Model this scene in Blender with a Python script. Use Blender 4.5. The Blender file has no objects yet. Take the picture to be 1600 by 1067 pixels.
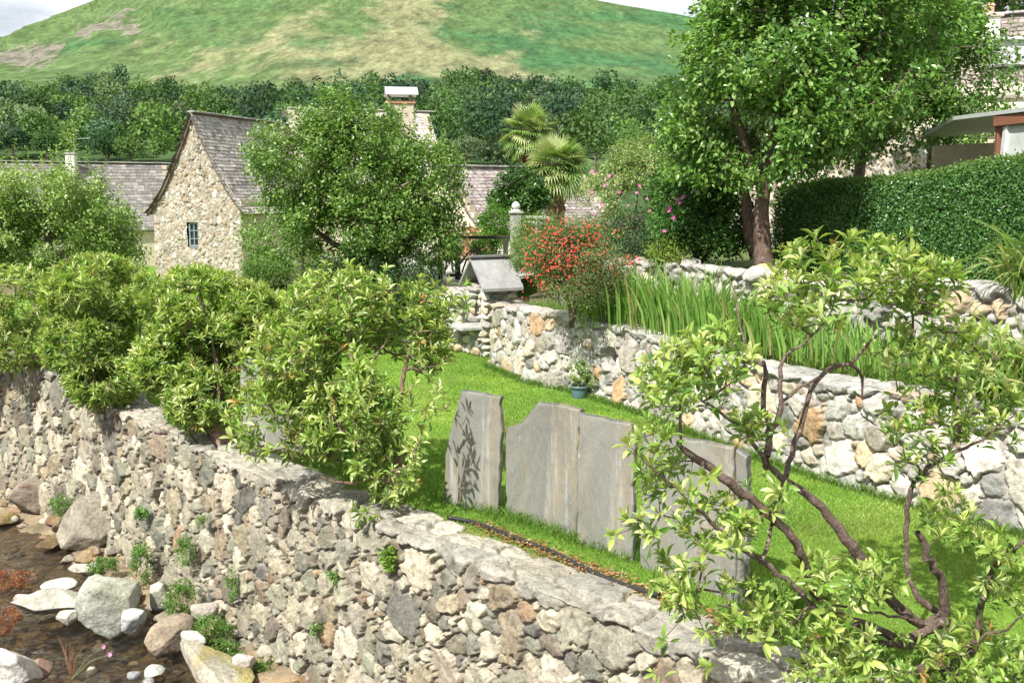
import bpy, math, random
import numpy as np
from mathutils import Vector
sc = bpy.context.scene
R = math.radians
# ------------------------------------------------------------------ camera, sky, sun, exposure
FPX = 1600.0; EYE = 2.6; PITCH = math.atan(233.5 / FPX)
cam = bpy.data.objects.new('camera', bpy.data.cameras.new('camera')); sc.collection.objects.link(cam)
cam.location = (0, 0, EYE); cam.rotation_euler = (math.pi / 2 - PITCH, 0, 0)
cam.data.sensor_width = 36; cam.data.lens = 36 * FPX / 1600; cam.data.clip_end = 6000; cam.data.clip_start = 0.05
sc.camera = cam
SUN_AZ = Vector((-0.56, -0.83, 0)).normalized(); SUN_EL = R(50)
sd = Vector((SUN_AZ.x * math.cos(SUN_EL), SUN_AZ.y * math.cos(SUN_EL), math.sin(SUN_EL)))
sun = bpy.data.objects.new('sun', bpy.data.lights.new('sun', 'SUN')); sc.collection.objects.link(sun)
sun.data.energy = 5.0; sun.data.angle = R(0.55); sun.data.color = (1.0, 0.955, 0.88)
sun.rotation_euler = sd.to_track_quat('Z', 'Y').to_euler(); sun.location = (0, 0, 60)
w = bpy.data.worlds.new('World'); sc.world = w; w.use_nodes = True
nt = w.node_tree; nt.nodes.clear()
N = nt.nodes.new; LK = nt.links.new
wo = N('ShaderNodeOutputWorld'); bg = N('ShaderNodeBackground'); bg.inputs[1].default_value = 0.058
sky = N('ShaderNodeTexSky'); sky.sky_type = 'NISHITA'; sky.sun_disc = False; sky.sun_elevation = SUN_EL
sky.sun_rotation = math.atan2(SUN_AZ.x, SUN_AZ.y); sky.air_density = 1.0; sky.dust_density = 1.5
tc = N('ShaderNodeTexCoord'); mp = N('ShaderNodeMapping'); mp.inputs[3].default_value = (1, 1, 2.6)
nz = N('ShaderNodeTexNoise'); nz.inputs['Scale'].default_value = 2.3; nz.inputs['Detail'].default_value = 7; nz.inputs['Roughness'].default_value = 0.6
cr = N('ShaderNodeValToRGB'); cr.color_ramp.elements[0].position = 0.36; cr.color_ramp.elements[1].position = 0.56
mx = N('ShaderNodeMixRGB'); mx.inputs[2].default_value = (13.5, 13.8, 14.2, 1)
LK(tc.outputs['Generated'], mp.inputs[0]); LK(mp.outputs[0], nz.inputs['Vector']); LK(nz.outputs[0], cr.inputs[0])
LK(cr.outputs[0], mx.inputs[0]); LK(sky.outputs[0], mx.inputs[1]); LK(mx.outputs[0], bg.inputs[0]); LK(bg.outputs[0], wo.inputs[0])
sc.view_settings.view_transform = 'Standard'; sc.view_settings.look = 'None'; sc.view_settings.gamma = 1
sc.view_settings.exposure = 0.70
sc.render.engine = 'CYCLES'
cy = sc.cycles; cy.max_bounces = 7; cy.diffuse_bounces = 3; cy.glossy_bounces = 3; cy.transmission_bounces = 4
cy.transparent_max_bounces = 8; cy.caustics_reflective = False; cy.caustics_refractive = False
cy.sample_clamp_indirect = 6; cy.use_denoising = True
try: cy.denoiser = 'OPENIMAGEDENOISE'; cy.denoising_input_passes = 'RGB_ALBEDO_NORMAL'; cy.denoising_prefilter = 'ACCURATE'
except Exception: pass

# ------------------------------------------------------------------ projection helpers (px of the 1600x1067 photo)
CP, SP = math.cos(PITCH), math.sin(PITCH)
def ray(u, v):
    a = (u - 800) / FPX; b = (533.5 - v) / FPX
    return np.array([a, CP + b * SP, -SP + b * CP])
def W(u, v, Y):
    d = ray(u, v); return np.array([0, 0, EYE]) + d * (Y / d[1])
def G(u, v, z=0.0):
    d = ray(u, v); return np.array([0, 0, EYE]) + d * ((z - EYE) / d[2])

# ------------------------------------------------------------------ noise
def _h(ix, iy, iz, s):
    with np.errstate(over='ignore'):
        h = (ix.astype(np.uint32) * np.uint32(374761393) + iy.astype(np.uint32) * np.uint32(668265263)
             + iz.astype(np.uint32) * np.uint32(2147483647 & 1274126177) + np.uint32(s * 974634777 & 0xffffffff))
        h = (h ^ (h >> np.uint32(13))) * np.uint32(1274126177); h = h ^ (h >> np.uint32(16))
    return h.astype(np.float64) / 4294967295.0
def vn(x, y, z=None, s=0):
    x = np.asarray(x, float); y = np.asarray(y, float); z = np.zeros_like(x) if z is None else np.asarray(z, float)
    fx, fy, fz = np.floor(x), np.floor(y), np.floor(z)
    ix, iy, iz = fx.astype(np.int64), fy.astype(np.int64), fz.astype(np.int64)
    a, b, c = x - fx, y - fy, z - fz
    a = a * a * (3 - 2 * a); b = b * b * (3 - 2 * b); c = c * c * (3 - 2 * c)
    r = 0
    for dx in (0, 1):
        for dy in (0, 1):
            for dz in (0, 1):
                r = r + (a if dx else 1 - a) * (b if dy else 1 - b) * (c if dz else 1 - c) * _h(ix + dx, iy + dy, iz + dz, s)
    return r * 2 - 1
def fbm(x, y, z=None, s=0, o=4, g=0.5):
    r = 0; a = 1.0; f = 1.0; t = 0
    for k in range(o):
        r = r + a * vn(x * f + 17 * k, y * f - 9 * k, None if z is None else z * f, s + k); t += a; a *= g; f *= 2.03
    return r / t
def nrm(a): return a / np.maximum(np.linalg.norm(a, axis=-1, keepdims=True), 1e-9)
def sstep(a, b, x): t = np.clip((x - a) / (b - a), 0, 1); return t * t * (3 - 2 * t)

# ------------------------------------------------------------------ object helpers
def link(o): sc.collection.objects.link(o); return o
def tag(o, label=None, cat=None, group=None, kind=None):
    for k, v in (('label', label), ('category', cat), ('group', group), ('kind', kind)):
        if v: o[k] = v
    return o
def thing(name, label, cat, loc=(0, 0, 0), group=None):
    o = bpy.data.objects.new(name, None); o.location = [float(c) for c in loc]; o.empty_display_size = 0.2
    return tag(link(o), label, cat, group)
def wloc(o):
    l = np.zeros(3)
    while o is not None: l += np.array(o.location); o = o.parent
    return l
def M(name, V, F, mat, parent=None, col=None, smooth=False, origin=None):
    V = np.asarray(V, float).reshape(-1, 3)
    Fs = F if isinstance(F, list) else [F]
    Fs = [np.asarray(f, np.int64) for f in Fs if len(f)]
    base = wloc(parent) if parent is not None else (np.asarray(origin, float) if origin is not None else np.zeros(3))
    me = bpy.data.meshes.new(name)
    me.vertices.add(len(V)); me.vertices.foreach_set('co', (V - base).ravel())
    nl = sum(f.size for f in Fs); npoly = sum(len(f) for f in Fs)
    me.loops.add(nl); me.polygons.add(npoly)
    me.loops.foreach_set('vertex_index', np.concatenate([f.ravel() for f in Fs]).astype(np.int32))
    st = []; c = 0
    for f in Fs:
        st.append(c + np.arange(len(f)) * f.shape[1]); c += f.size
    me.polygons.foreach_set('loop_start', np.concatenate(st).astype(np.int32))
    if smooth: me.polygons.foreach_set('use_smooth', np.ones(npoly, bool))
    else: me.polygons.foreach_set('use_smooth', np.zeros(npoly, bool))
    if col is not None:
        ca = me.color_attributes.new('col', 'FLOAT_COLOR', 'POINT')
        c4 = np.ones((len(V), 4)); c4[:, :3] = np.clip(col, 0.003, 0.95)
        ca.data.foreach_set('color', c4.ravel())
    me.update(calc_edges=True); me.validate()
    me.materials.append(mat)
    o = link(bpy.data.objects.new(name, me))
    if parent is not None: o.parent = parent
    else: o.location = [float(c) for c in base]
    return o
class MB:
    """collects boxes, tubes and sheets into one mesh"""
    def __init__(s): s.V = []; s.F = []; s.C = []; s.n = 0
    def add(s, V, F, col=None):
        V = np.asarray(V, float).reshape(-1, 3); s.V.append(V)
        for f in (F if isinstance(F, list) else [F]): s.F.append(np.asarray(f, np.int64) + s.n)
        if col is not None: s.C.append(np.broadcast_to(np.asarray(col, float), (len(V), 3)))
        s.n += len(V)
    def box(s, c, size, rz=0.0, col=None, bev=0.0, ax=None):
        x, y, z = [q / 2 for q in size]
        b = min(bev, x * .9, y * .9, z * .9)
        if ax is None:
            ca, sa = math.cos(rz), math.sin(rz); A = np.array([[ca, sa, 0], [-sa, ca, 0], [0, 0, 1]])
        else: A = np.array(ax, float)
        if b <= 0:
            P = np.array([[i * x, j * y, k * z] for i in (-1, 1) for j in (-1, 1) for k in (-1, 1)])
            F = np.array([[0, 1, 3, 2], [4, 6, 7, 5], [0, 4, 5, 1], [2, 3, 7, 6], [0, 2, 6, 4], [1, 5, 7, 3]])
        else:
            P = []; 
            for i in (-1, 1):
                for j in (-1, 1):
                    for k in (-1, 1):
                        P += [[i * x, j * (y - b), k * (z - b)], [i * (x - b), j * y, k * (z - b)], [i * (x - b), j * (y - b), k * z]]
            P = np.array(P); I = lambda i, j, k, a: ((i * 2 + j) * 2 + k) * 3 + a
            F = []
            for i in (0, 1): F.append([I(i, 0, 0, 0), I(i, 0, 1, 0), I(i, 1, 1, 0), I(i, 1, 0, 0)])
            for j in (0, 1): F.append([I(0, j, 0, 1), I(1, j, 0, 1), I(1, j, 1, 1), I(0, j, 1, 1)])
            for k in (0, 1): F.append([I(0, 0, k, 2), I(0, 1, k, 2), I(1, 1, k, 2), I(1, 0, k, 2)])
            for i in (0, 1):
                for j in (0, 1): F.append([I(i, j, 0, 0), I(i, j, 1, 0), I(i, j, 1, 1), I(i, j, 0, 1)])
                for k in (0, 1): F.append([I(i, 0, k, 0), I(i, 1, k, 0), I(i, 1, k, 2), I(i, 0, k, 2)])
            for j in (0, 1):
                for k in (0, 1): F.append([I(0, j, k, 1), I(1, j, k, 1), I(1, j, k, 2), I(0, j, k, 2)])
            F = [np.array(F), np.array([[I(i, j, k, 0), I(i, j, k, 1), I(i, j, k, 2)] for i in (0, 1) for j in (0, 1) for k in (0, 1)])]
        s.add(P @ A + np.asarray(c, float), F, col)
    def tube(s, pts, rad, n=8, col=None, cap=True):
        pts = np.asarray(pts, float); rad = np.broadcast_to(np.asarray(rad, float), (len(pts),))
        T = nrm(np.gradient(pts, axis=0)); ref = np.array([0.31, 0.2, 0.93]) if abs(T[:, 2]).mean() < .7 else np.array([1, .1, .1])
        A = nrm(np.cross(T, ref)); B = np.cross(T, A); th = np.linspace(0, 2 * math.pi, n, endpoint=False)
        V = pts[:, None] + rad[:, None, None] * (A[:, None] * np.cos(th)[None, :, None] + B[:, None] * np.sin(th)[None, :, None])
        V = V.reshape(-1, 3); k = len(pts); i = np.arange(k - 1)[:, None] * n; j = np.arange(n)[None]; j2 = (j + 1) % n
        F = [np.stack([i + j, i + j2, i + n + j2, i + n + j], -1).reshape(-1, 4)]
        if cap: F += [np.arange(n)[None], (np.arange(n)[::-1] + (k - 1) * n)[None]]
        s.add(V, F, col)
    def lathe(s, c, prof, n=20, col=None):
        prof = np.asarray(prof, float); th = np.linspace(0, 2 * math.pi, n, endpoint=False)
        V = np.stack([prof[:, 0:1] * np.cos(th), prof[:, 0:1] * np.sin(th), np.repeat(prof[:, 1:2], n, 1)], -1).reshape(-1, 3) + np.asarray(c, float)
        k = len(prof); i = np.arange(k - 1)[:, None] * n; j = np.arange(n)[None]; j2 = (j + 1) % n
        s.add(V, np.stack([i + j, i + j2, i + n + j2, i + n + j], -1).reshape(-1, 4), col)
    def build(s, name, mat, parent=None, smooth=False, origin=None):
        f3 = [f for f in s.F if f.shape[1] == 3]; f4 = [f for f in s.F if f.shape[1] == 4]; fo = [f for f in s.F if f.shape[1] not in (3, 4)]
        F = ([np.concatenate(f3)] if f3 else []) + ([np.concatenate(f4)] if f4 else []) + fo
        return M(name, np.concatenate(s.V), F, mat, parent, np.concatenate(s.C) if s.C else None, smooth, origin)

# ------------------------------------------------------------------ materials
def mat_new(name):
    m = bpy.data.materials.new(name); m.use_nodes = True; t = m.node_tree
    return m, t, t.nodes['Principled BSDF'], t.nodes['Material Output']
def nn(t, ty, **kw):
    n = t.nodes.new(ty)
    for k, v in kw.items(): n.inputs[k.replace('_', ' ')].default_value = v
    return n
def leaf_mat(name, trans=0.35, rough=0.42, tint=(1.25, 1.35, 0.55), spec=0.45):
    m, t, p, out = mat_new(name)
    a = t.nodes.new('ShaderNodeAttribute'); a.attribute_name = 'col'
    t.links.new(a.outputs['Color'], p.inputs['Base Color']); p.inputs['Roughness'].default_value = rough
    p.inputs['Specular IOR Level'].default_value = spec
    mu = t.nodes.new('ShaderNodeMixRGB'); mu.blend_type = 'MULTIPLY'; mu.inputs[0].default_value = 1; mu.inputs[2].default_value = (*tint, 1)
    tr = t.nodes.new('ShaderNodeBsdfTranslucent'); mi = t.nodes.new('ShaderNodeMixShader'); mi.inputs[0].default_value = trans
    t.links.new(a.outputs['Color'], mu.inputs[1]); t.links.new(mu.outputs[0], tr.inputs[0])
    t.links.new(p.outputs[0], mi.inputs[1]); t.links.new(tr.outputs[0], mi.inputs[2]); t.links.new(mi.outputs[0], out.inputs[0])
    return m
def col_mat(name, rough=0.9, s1=9, s2=45, lo=0.72, hi=1.2, bump=0.5, bdist=0.01, spec=0.3, stretch=(1, 1, 1), lichen=0.0, lcol=(0.62, 0.6, 0.54), metal=0.0):
    """albedo = vertex colour x two-scale noise, with optional lichen blotches and bump"""
    m, t, p, out = mat_new(name); L = t.links.new
    a = t.nodes.new('ShaderNodeAttribute'); a.attribute_name = 'col'
    tcn = t.nodes.new('ShaderNodeTexCoord'); mpn = t.nodes.new('ShaderNodeMapping'); mpn.inputs[3].default_value = stretch
    L(tcn.outputs['Object'], mpn.inputs[0])
    n1 = nn(t, 'ShaderNodeTexNoise', Scale=s1, Detail=6, Roughness=0.65); n2 = nn(t, 'ShaderNodeTexNoise', Scale=s2, Detail=4, Roughness=0.7)
    L(mpn.outputs[0], n1.inputs['Vector']); L(mpn.outputs[0], n2.inputs['Vector'])
    av = t.nodes.new('ShaderNodeMath'); av.operation = 'ADD'; L(n1.outputs[0], av.inputs[0]); L(n2.outputs[0], av.inputs[1])
    mr = t.nodes.new('ShaderNodeMapRange'); mr.inputs[1].default_value = 0.74; mr.inputs[2].default_value = 1.26; mr.inputs[3].default_value = lo; mr.inputs[4].default_value = hi
    L(av.outputs[0], mr.inputs[0])
    mu = t.nodes.new('ShaderNodeVectorMath'); mu.operation = 'SCALE'; L(a.outputs['Color'], mu.inputs[0]); L(mr.outputs[0], mu.inputs['Scale'])
    last = mu.outputs[0]
    if lichen > 0:
        n3 = nn(t, 'ShaderNodeTexNoise', Scale=s1 * 0.8, Detail=8, Roughness=0.72); L(tcn.outputs['Object'], n3.inputs['Vector'])
        rr = t.nodes.new('ShaderNodeValToRGB'); rr.color_ramp.elements[0].position = 0.56; rr.color_ramp.elements[1].position = 0.64
        L(n3.outputs[0], rr.inputs[0]); ml = t.nodes.new('ShaderNodeMath'); ml.operation = 'MULTIPLY'; ml.inputs[1].default_value = lichen; L(rr.outputs[0], ml.inputs[0])
        mm = t.nodes.new('ShaderNodeMixRGB'); mm.inputs[2].default_value = (*lcol, 1); L(ml.outputs[0], mm.inputs[0]); L(last, mm.inputs[1]); last = mm.outputs[0]
    L(last, p.inputs['Base Color']); p.inputs['Roughness'].default_value = rough; p.inputs['Specular IOR Level'].default_value = spec; p.inputs['Metallic'].default_value = metal
    b = t.nodes.new('ShaderNodeBump'); b.inputs['Strength'].default_value = bump; b.inputs['Distance'].default_value = bdist
    L(av.outputs[0], b.inputs['Height']); L(b.outputs[0], p.inputs['Normal'])
    return m
def plain(name, c, rough=0.6, s=20, amp=0.15, bump=0.15, spec=0.4, metal=0, stretch=(1, 1, 1)):
    m, t, p, out = mat_new(name); L = t.links.new
    tcn = t.nodes.new('ShaderNodeTexCoord'); mpn = t.nodes.new('ShaderNodeMapping'); mpn.inputs[3].default_value = stretch
    n1 = nn(t, 'ShaderNodeTexNoise', Scale=s, Detail=6, Roughness=0.65); L(tcn.outputs['Object'], mpn.inputs[0]); L(mpn.outputs[0], n1.inputs['Vector'])
    r = t.nodes.new('ShaderNodeMixRGB'); r.inputs[1].default_value = (*[q * (1 - amp * 2) for q in c], 1); r.inputs[2].default_value = (*[min(1, q * (1 + amp * 2)) for q in c], 1)
    L(n1.outputs[0], r.inputs[0]); L(r.outputs[0], p.inputs['Base Color']); p.inputs['Roughness'].default_value = rough
    p.inputs['Specular IOR Level'].default_value = spec; p.inputs['Metallic'].default_value = metal
    b = t.nodes.new('ShaderNodeBump'); b.inputs['Strength'].default_value = bump; b.inputs['Distance'].default_value = 0.01; L(n1.outputs[0], b.inputs['Height']); L(b.outputs[0], p.inputs['Normal'])
    return m
MS = col_mat('rubble_stone', s1=9, s2=55, lo=0.58, hi=1.35, bump=0.9, bdist=0.010, lichen=0.22, lcol=(.52, .50, .44))
MSG = col_mat('garden_stone', s1=7, s2=48, lo=0.62, hi=1.3, bump=0.8, bdist=0.010, lichen=0.25, lcol=(0.72, 0.7, 0.66))
MBOUL = col_mat('boulder_stone', s1=5, s2=30, lo=0.55, hi=1.35, bump=0.9, bdist=0.02, lichen=0.35)
MBARN = col_mat('barn_stone', s1=2.5, s2=14, lo=0.75, hi=1.2, bump=0.5, bdist=0.02)
MROOF = col_mat('roof_slate', s1=1.1, s2=9, lo=0.6, hi=1.35, bump=0.4, bdist=0.01, rough=0.75)
MSLATE = col_mat('standing_slate', s1=5, s2=22, lo=0.75, hi=1.2, bump=0.4, bdist=0.004, rough=0.62, stretch=(1, 1, 0.16), lichen=0.0)
MBARK = col_mat('bark', s1=14, s2=70, lo=0.5, hi=1.5, bump=1.0, bdist=0.012, stretch=(1, 1, 0.35), lichen=0.5, lcol=(0.3, 0.29, 0.24))
MBARKD = col_mat('dark_bark', s1=34, s2=110, lo=0.4, hi=1.5, bump=1.0, bdist=0.010, lichen=0.75, lcol=(0.36, 0.33, 0.29))
MSOIL = col_mat('soil', s1=6, s2=50, lo=0.6, hi=1.4, bump=0.8, bdist=0.02)
MLEAF = leaf_mat('leaf', 0.32, 0.38)
MLEAFG = leaf_mat('glossy_leaf', 0.33, 0.32, spec=0.55)
MLEAFD = leaf_mat('matt_leaf', 0.3, 0.6, spec=0.25)
MGRASS = leaf_mat('grass_blade', 0.4, 0.5, spec=0.3)
MPETAL = leaf_mat('petal', 0.35, 0.5, tint=(1.2, .8, .8))

# ------------------------------------------------------------------ leaves
T_S = (np.array([[0, 0, 0], [.45, .5, .10], [1, 0, -.04], [.45, -.5, .10]]), np.array([[0, 2, 1], [0, 3, 2]]))
T_M = (np.array([[0, 0, 0], [.5, 0, 0.0], [1, 0, -.12], [.28, .42, .09], [.70, .36, .05], [.28, -.42, .09], [.70, -.36, .05]]),
       np.array([[0, 1, 3], [1, 4, 3], [1, 2, 4], [0, 5, 1], [1, 5, 6], [1, 6, 2]]))
T_L = (np.array([[0, 0, 0], [.16, 0, .0], [.45, 0, 0.015], [.75, 0, -.03], [1, 0, -.13],
                 [.16, .09, .03], [.42, .40, .11], [.68, .46, .09], [.87, .26, -.03],
                 [.16, -.09, .03], [.42, -.40, .11], [.68, -.46, .09], [.87, -.26, -.03]]),
       np.array([[0, 1, 5], [1, 2, 6], [1, 6, 5], [2, 3, 7], [2, 7, 6], [3, 4, 8], [3, 8, 7],
                 [0, 9, 1], [1, 10, 2], [1, 9, 10], [2, 11, 3], [2, 10, 11], [3, 12, 4], [3, 11, 12]]))
def leaves(P, D, Nn, L, Wd, tpl, C, rng=None):
    """P base points, D directions, Nn rough normals, L lengths, Wd widths, C colours -> V,F,col"""
    T, F = tpl; n = len(P); D = nrm(D); S = nrm(np.cross(Nn, D)); U = np.cross(D, S)
    L = np.broadcast_to(L, (n,)); Wd = np.broadcast_to(Wd, (n,))
    V = P[:, None] + D[:, None] * (T[None, :, 0:1] * L[:, None, None]) + S[:, None] * (T[None, :, 1:2] * Wd[:, None, None]) + U[:, None] * (T[None, :, 2:3] * L[:, None, None])
    k = len(T)
    return V.reshape(-1, 3), (F[None] + (np.arange(n) * k)[:, None, None]).reshape(-1, 3), np.repeat(C, k, 0)
def rdir(rng, n): return nrm(rng.normal(size=(n, 3)))
def pal(rng, n, cols, wts=None, j=0.15):
    cols = np.array(cols, float); i = rng.choice(len(cols), n, p=None if wts is None else np.array(wts) / sum(wts))
    return cols[i] * (1 + rng.uniform(-j, j, (n, 1))) * (1 + rng.uniform(-.03, .03, (n, 3)))
def join(parts):
    V = []; F = []; C = []; n = 0
    for v, f, c in parts: V.append(v); F.append(f + n); C.append(c); n += len(v)
    return np.concatenate(V), np.concatenate(F), np.concatenate(C)

# ------------------------------------------------------------------ branching skeletons
class Skel:
    def __init__(s): s.P = []; s.par = []; s.fix = []
    def add(s, p, par, r=None): s.P.append(np.array(p, float)); s.par.append(par); s.fix.append(r); return len(s.P) - 1
    def line(s, pts, radii, par=-1, step=0.07, wob=0.006, rng=None):
        """smooth polyline of fixed radii"""
        pts = np.asarray(pts, float); radii = np.interp(np.linspace(0, 1, len(pts)), np.linspace(0, 1, len(radii)), radii)
        d = np.r_[0, np.cumsum(np.linalg.norm(np.diff(pts, axis=0), axis=1))]; m = max(3, int(d[-1] / step))
        t = np.linspace(0, d[-1], m); Q = np.stack([np.interp(t, d, pts[:, k]) for k in range(3)], 1); rr = np.interp(t, d, radii)
        for _ in range(2): Q[1:-1] = (Q[:-2] + 2 * Q[1:-1] + Q[2:]) / 4
        if rng is not None: Q[1:-1] += rng.normal(scale=wob, size=Q[1:-1].shape); rr = rr * (1 + .10 * vn(np.arange(m) * .45, np.zeros(m), None, int(rng.integers(99)))) * rng.uniform(.97, 1.03, m)
        ids = []
        for q, r in zip(Q, rr): par = s.add(q, par, r); ids.append(par)
        return ids
    def near(s, p): A = np.array(s.P); return int(np.argmin(((A - p) ** 2).sum(1)))
    def grow(s, targets, root, step, rng, wob=0.25, upbias=0.0, minfrom=0):
        order = np.argsort(((targets - root) ** 2).sum(1)); tips = []; 
        cap = len(s.P) + len(targets) * 40; A = np.zeros((cap, 3)); n = len(s.P); A[:n] = np.array(s.P)
        for i in order:
            t = targets[i]; dd = A[minfrom:n] - t; q = (dd ** 2).sum(1) + np.maximum(dd[:, 2], 0) ** 2 * upbias
            j = int(np.argmin(q)) + minfrom; a = A[j]; L = np.linalg.norm(t - a); m = max(1, min(38, int(L / step))); par = j
            side = rng.normal(size=3) * wob * L; side -= nrm(t - a) * (side @ nrm(t - a))
            for k in range(1, m + 1):
                f = k / m; p = a + (t - a) * f + side * (f * (1 - f)) + (rng.normal(size=3) * step * .12 if k < m else 0)
                par = s.add(p, par); A[n] = p; n += 1
            tips.append(par)
        return tips
    def radii(s, rt, ex=0.45, rmax=9):
        n = len(s.P); cnt = np.zeros(n); ch = np.zeros(n, int)
        for i in range(n):
            if s.par[i] >= 0: ch[s.par[i]] += 1
        for i in range(n - 1, -1, -1):
            if ch[i] == 0: cnt[i] = 1
            if s.par[i] >= 0: cnt[s.par[i]] += cnt[i]
        r = np.minimum(rt * cnt ** ex, rmax)
        for i, f in enumerate(s.fix):
            if f is not None: r[i] = f
        return r
    def mesh(s, r, n=6, col=(.2, .15, .1), rng=None, minr=0):
        P = np.array(s.P); par = np.array(s.par); e = np.where(par >= 0)[0]; a = par[e]
        D = np.zeros_like(P); D[e] = nrm(P[e] - P[a]); ro = np.where(par < 0)[0]
        main = -np.ones(len(P), int)
        for i in e[np.argsort(r[e], kind='stable')]: main[par[i]] = i
        for i in ro:
            if main[i] >= 0: D[i] = D[main[i]]
        fix = np.array([f is not None for f in s.fix])
        e = e[r[e] > minr]; a = par[e]
        r0 = np.where((fix[a] & ~fix[e]), np.minimum(r[a], r[e] * 1.35), np.minimum(r[a], r[e] * 1.6)); r1 = r[e]
        d0 = np.where((main[a] == e)[:, None], nrm(D[a] + D[e]), D[e])
        nx = main[e]; d1 = np.where((nx >= 0)[:, None], nrm(D[e] + D[np.maximum(nx, 0)]), D[e])
        th = np.linspace(0, 2 * math.pi, n, endpoint=False)
        def ring(c, d, rr):
            ref = np.array([.28, .87, .4]); A = nrm(np.cross(d, ref)); B = np.cross(d, A)
            return c[:, None] + rr[:, None, None] * (A[:, None] * np.cos(th)[None, :, None] + B[:, None] * np.sin(th)[None, :, None])
        V = np.concatenate([ring(P[a], d0, r0), ring(P[e], d1, r1)], 1).reshape(-1, 3)
        j = np.arange(n); j2 = (j + 1) % n; F = np.stack([j, j2, n + j2, n + j], -1)
        F = (F[None] + (np.arange(len(e)) * 2 * n)[:, None, None]).reshape(-1, 4)
        C = np.tile(np.array(col, float), (len(V), 1)) * (1 + .25 * fbm(V[:, 0] * 4, V[:, 1] * 4, V[:, 2] * 4, 3, 3))[:, None]
        return V, F, C
def ell_sample(rng, ells, n, surf=0.5, nscale=1.3, thr=-0.25, seed=1):
    """points in a union of ellipsoids (centre, radii), biased to the shell, with noise gaps"""
    vol = np.array([np.prod(r) ** .8 for c, r in ells]); out = []
    while len(out) < n:
        k = rng.choice(len(ells), p=vol / vol.sum()); c, r = ells[k]
        d = rdir(rng, 1)[0] * rng.random() ** (1 / 3 * surf)
        p = c + d * r
        if fbm(p[0:1] * nscale, p[1:2] * nscale, p[2:3] * nscale, seed, 2)[0] > thr: out.append(p)
    return np.array(out)
def ell(u, v, ru, rv, Y, ry): return (W(u, v, Y), np.array([ru * Y / FPX, ry, rv * Y / FPX]))

APPLE = [(.13, .24, .045), (.17, .29, .06), (.09, .18, .035), (.22, .34, .09)]
def shoots(rng, tips, axes, slen, nper, ll, lw, cols, wts, tpl=T_S, droop=0.2, rad=0.05, upn=1.0):
    n = len(tips); i = np.repeat(np.arange(n), nper); m = len(i); t = rng.random(m)
    sl = np.broadcast_to(slen, (n,))[i]; ax = nrm(axes)[i]
    P = tips[i] + ax * (t * sl - sl * .4)[:, None] + rng.normal(size=(m, 3)) * rad
    rd = rdir(rng, m); rd = nrm(rd - ax * (rd * ax).sum(1, keepdims=True) * .9)
    D = nrm(rd + ax * .55 + np.array([0, 0, -droop]) * rng.random((m, 1))); Nn = nrm(np.array([0, 0, upn]) + rdir(rng, m) * .75)
    L = ll * rng.uniform(.65, 1.25, m); base = pal(rng, n, cols, wts, .12)[i] * (1 + rng.uniform(-.16, .16, (m, 1)))
    return leaves(P, D, Nn, L, L * lw, tpl, base)
def tree(name, label, cat, base, trunk, ells, ntgt, nper, ll, lw=.62, cols=APPLE, wts=(4, 4, 2, 2), seed=1, slen=.3, rt=.006, ex=.5, rtrunk=.14,
         tpl=T_S, mat=None, up=0.35, spikes=None, spike_n=0, bark=(.17, .13, .10), thr=-.22, surf=.55, nscale=1.3, crown='crown', group=None, extra=None, rad=.06, droop=.3, extra_leaf=None):
    rng = np.random.default_rng(seed); o = thing(name, label, cat, base, group); S = Skel()
    for k, (pts, rr) in enumerate(trunk): S.line(pts, rr, -1 if k == 0 else S.near(np.array(pts[0])), .12, .008, rng)
    n0 = len(S.P); tg = ell_sample(rng, ells, ntgt, surf, nscale, thr, seed)
    root = np.array(trunk[0][0][-1]); S.grow(tg, root, .22, rng, .28, 1.2, minfrom=min(4, n0 - 1))
    r = S.radii(rt, ex, rtrunk)
    V, F, C = S.mesh(r, 6, bark, rng); M('trunk', V, F, MBARK, o, C, True)
    cen = np.mean([e[0] for e in ells], 0); ax = nrm(nrm(tg - cen) * .7 + np.array([0, 0, up]) + rdir(rng, len(tg)) * .4)
    parts = [shoots(rng, tg, ax, slen, nper, ll, lw, cols, wts, tpl, droop, rad)]
    if spikes is not None:
        sp = spikes; parts.append(shoots(rng, sp, np.tile([0.05, 0, 1.0], (len(sp), 1)) + rdir(rng, len(sp)) * .12, .75 * (1 + rng.random(len(sp))) * .6, spike_n, ll * .9, lw, cols, wts, tpl, .1, .02))
    if extra_leaf: parts.append(extra_leaf(rng))
    V, F, C = join(parts); M(crown, V, F, mat or MLEAF, o, C, False)
    return o
# ------------------------------------------------------------------ rubble masonry
def seeds(Lu, H, classes, rng, asp=(1, 2.0), s0=0.0, vert=0.5, keep=None):
    P = np.zeros((0, 2)); Rr = np.zeros(0); A = []; T = []
    bins = {}
    for lo, hi, tries, pack in classes:
        for _ in range(tries):
            p = np.array([rng.random() * Lu, s0 + rng.random() * (H - s0)]); r = rng.uniform(lo, hi)
            if keep is not None and not keep(p, r): continue
            bx, by = int(p[0] / .4), int(p[1] / .4); ok = True
            for i in (-1, 0, 1):
                for j in (-1, 0, 1):
                    for (q, rq) in bins.get((bx + i, by + j), ()):
                        if (q[0] - p[0]) ** 2 + (q[1] - p[1]) ** 2 < (pack * (r + rq)) ** 2: ok = False; break
                    if not ok: break
                if not ok: break
            if not ok: continue
            bins.setdefault((bx, by), []).append((p, r)); A.append((p[0], p[1], r)); T.append((rng.uniform(*asp), rng.normal() * vert))
    return np.array(A), np.array(T)
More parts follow.
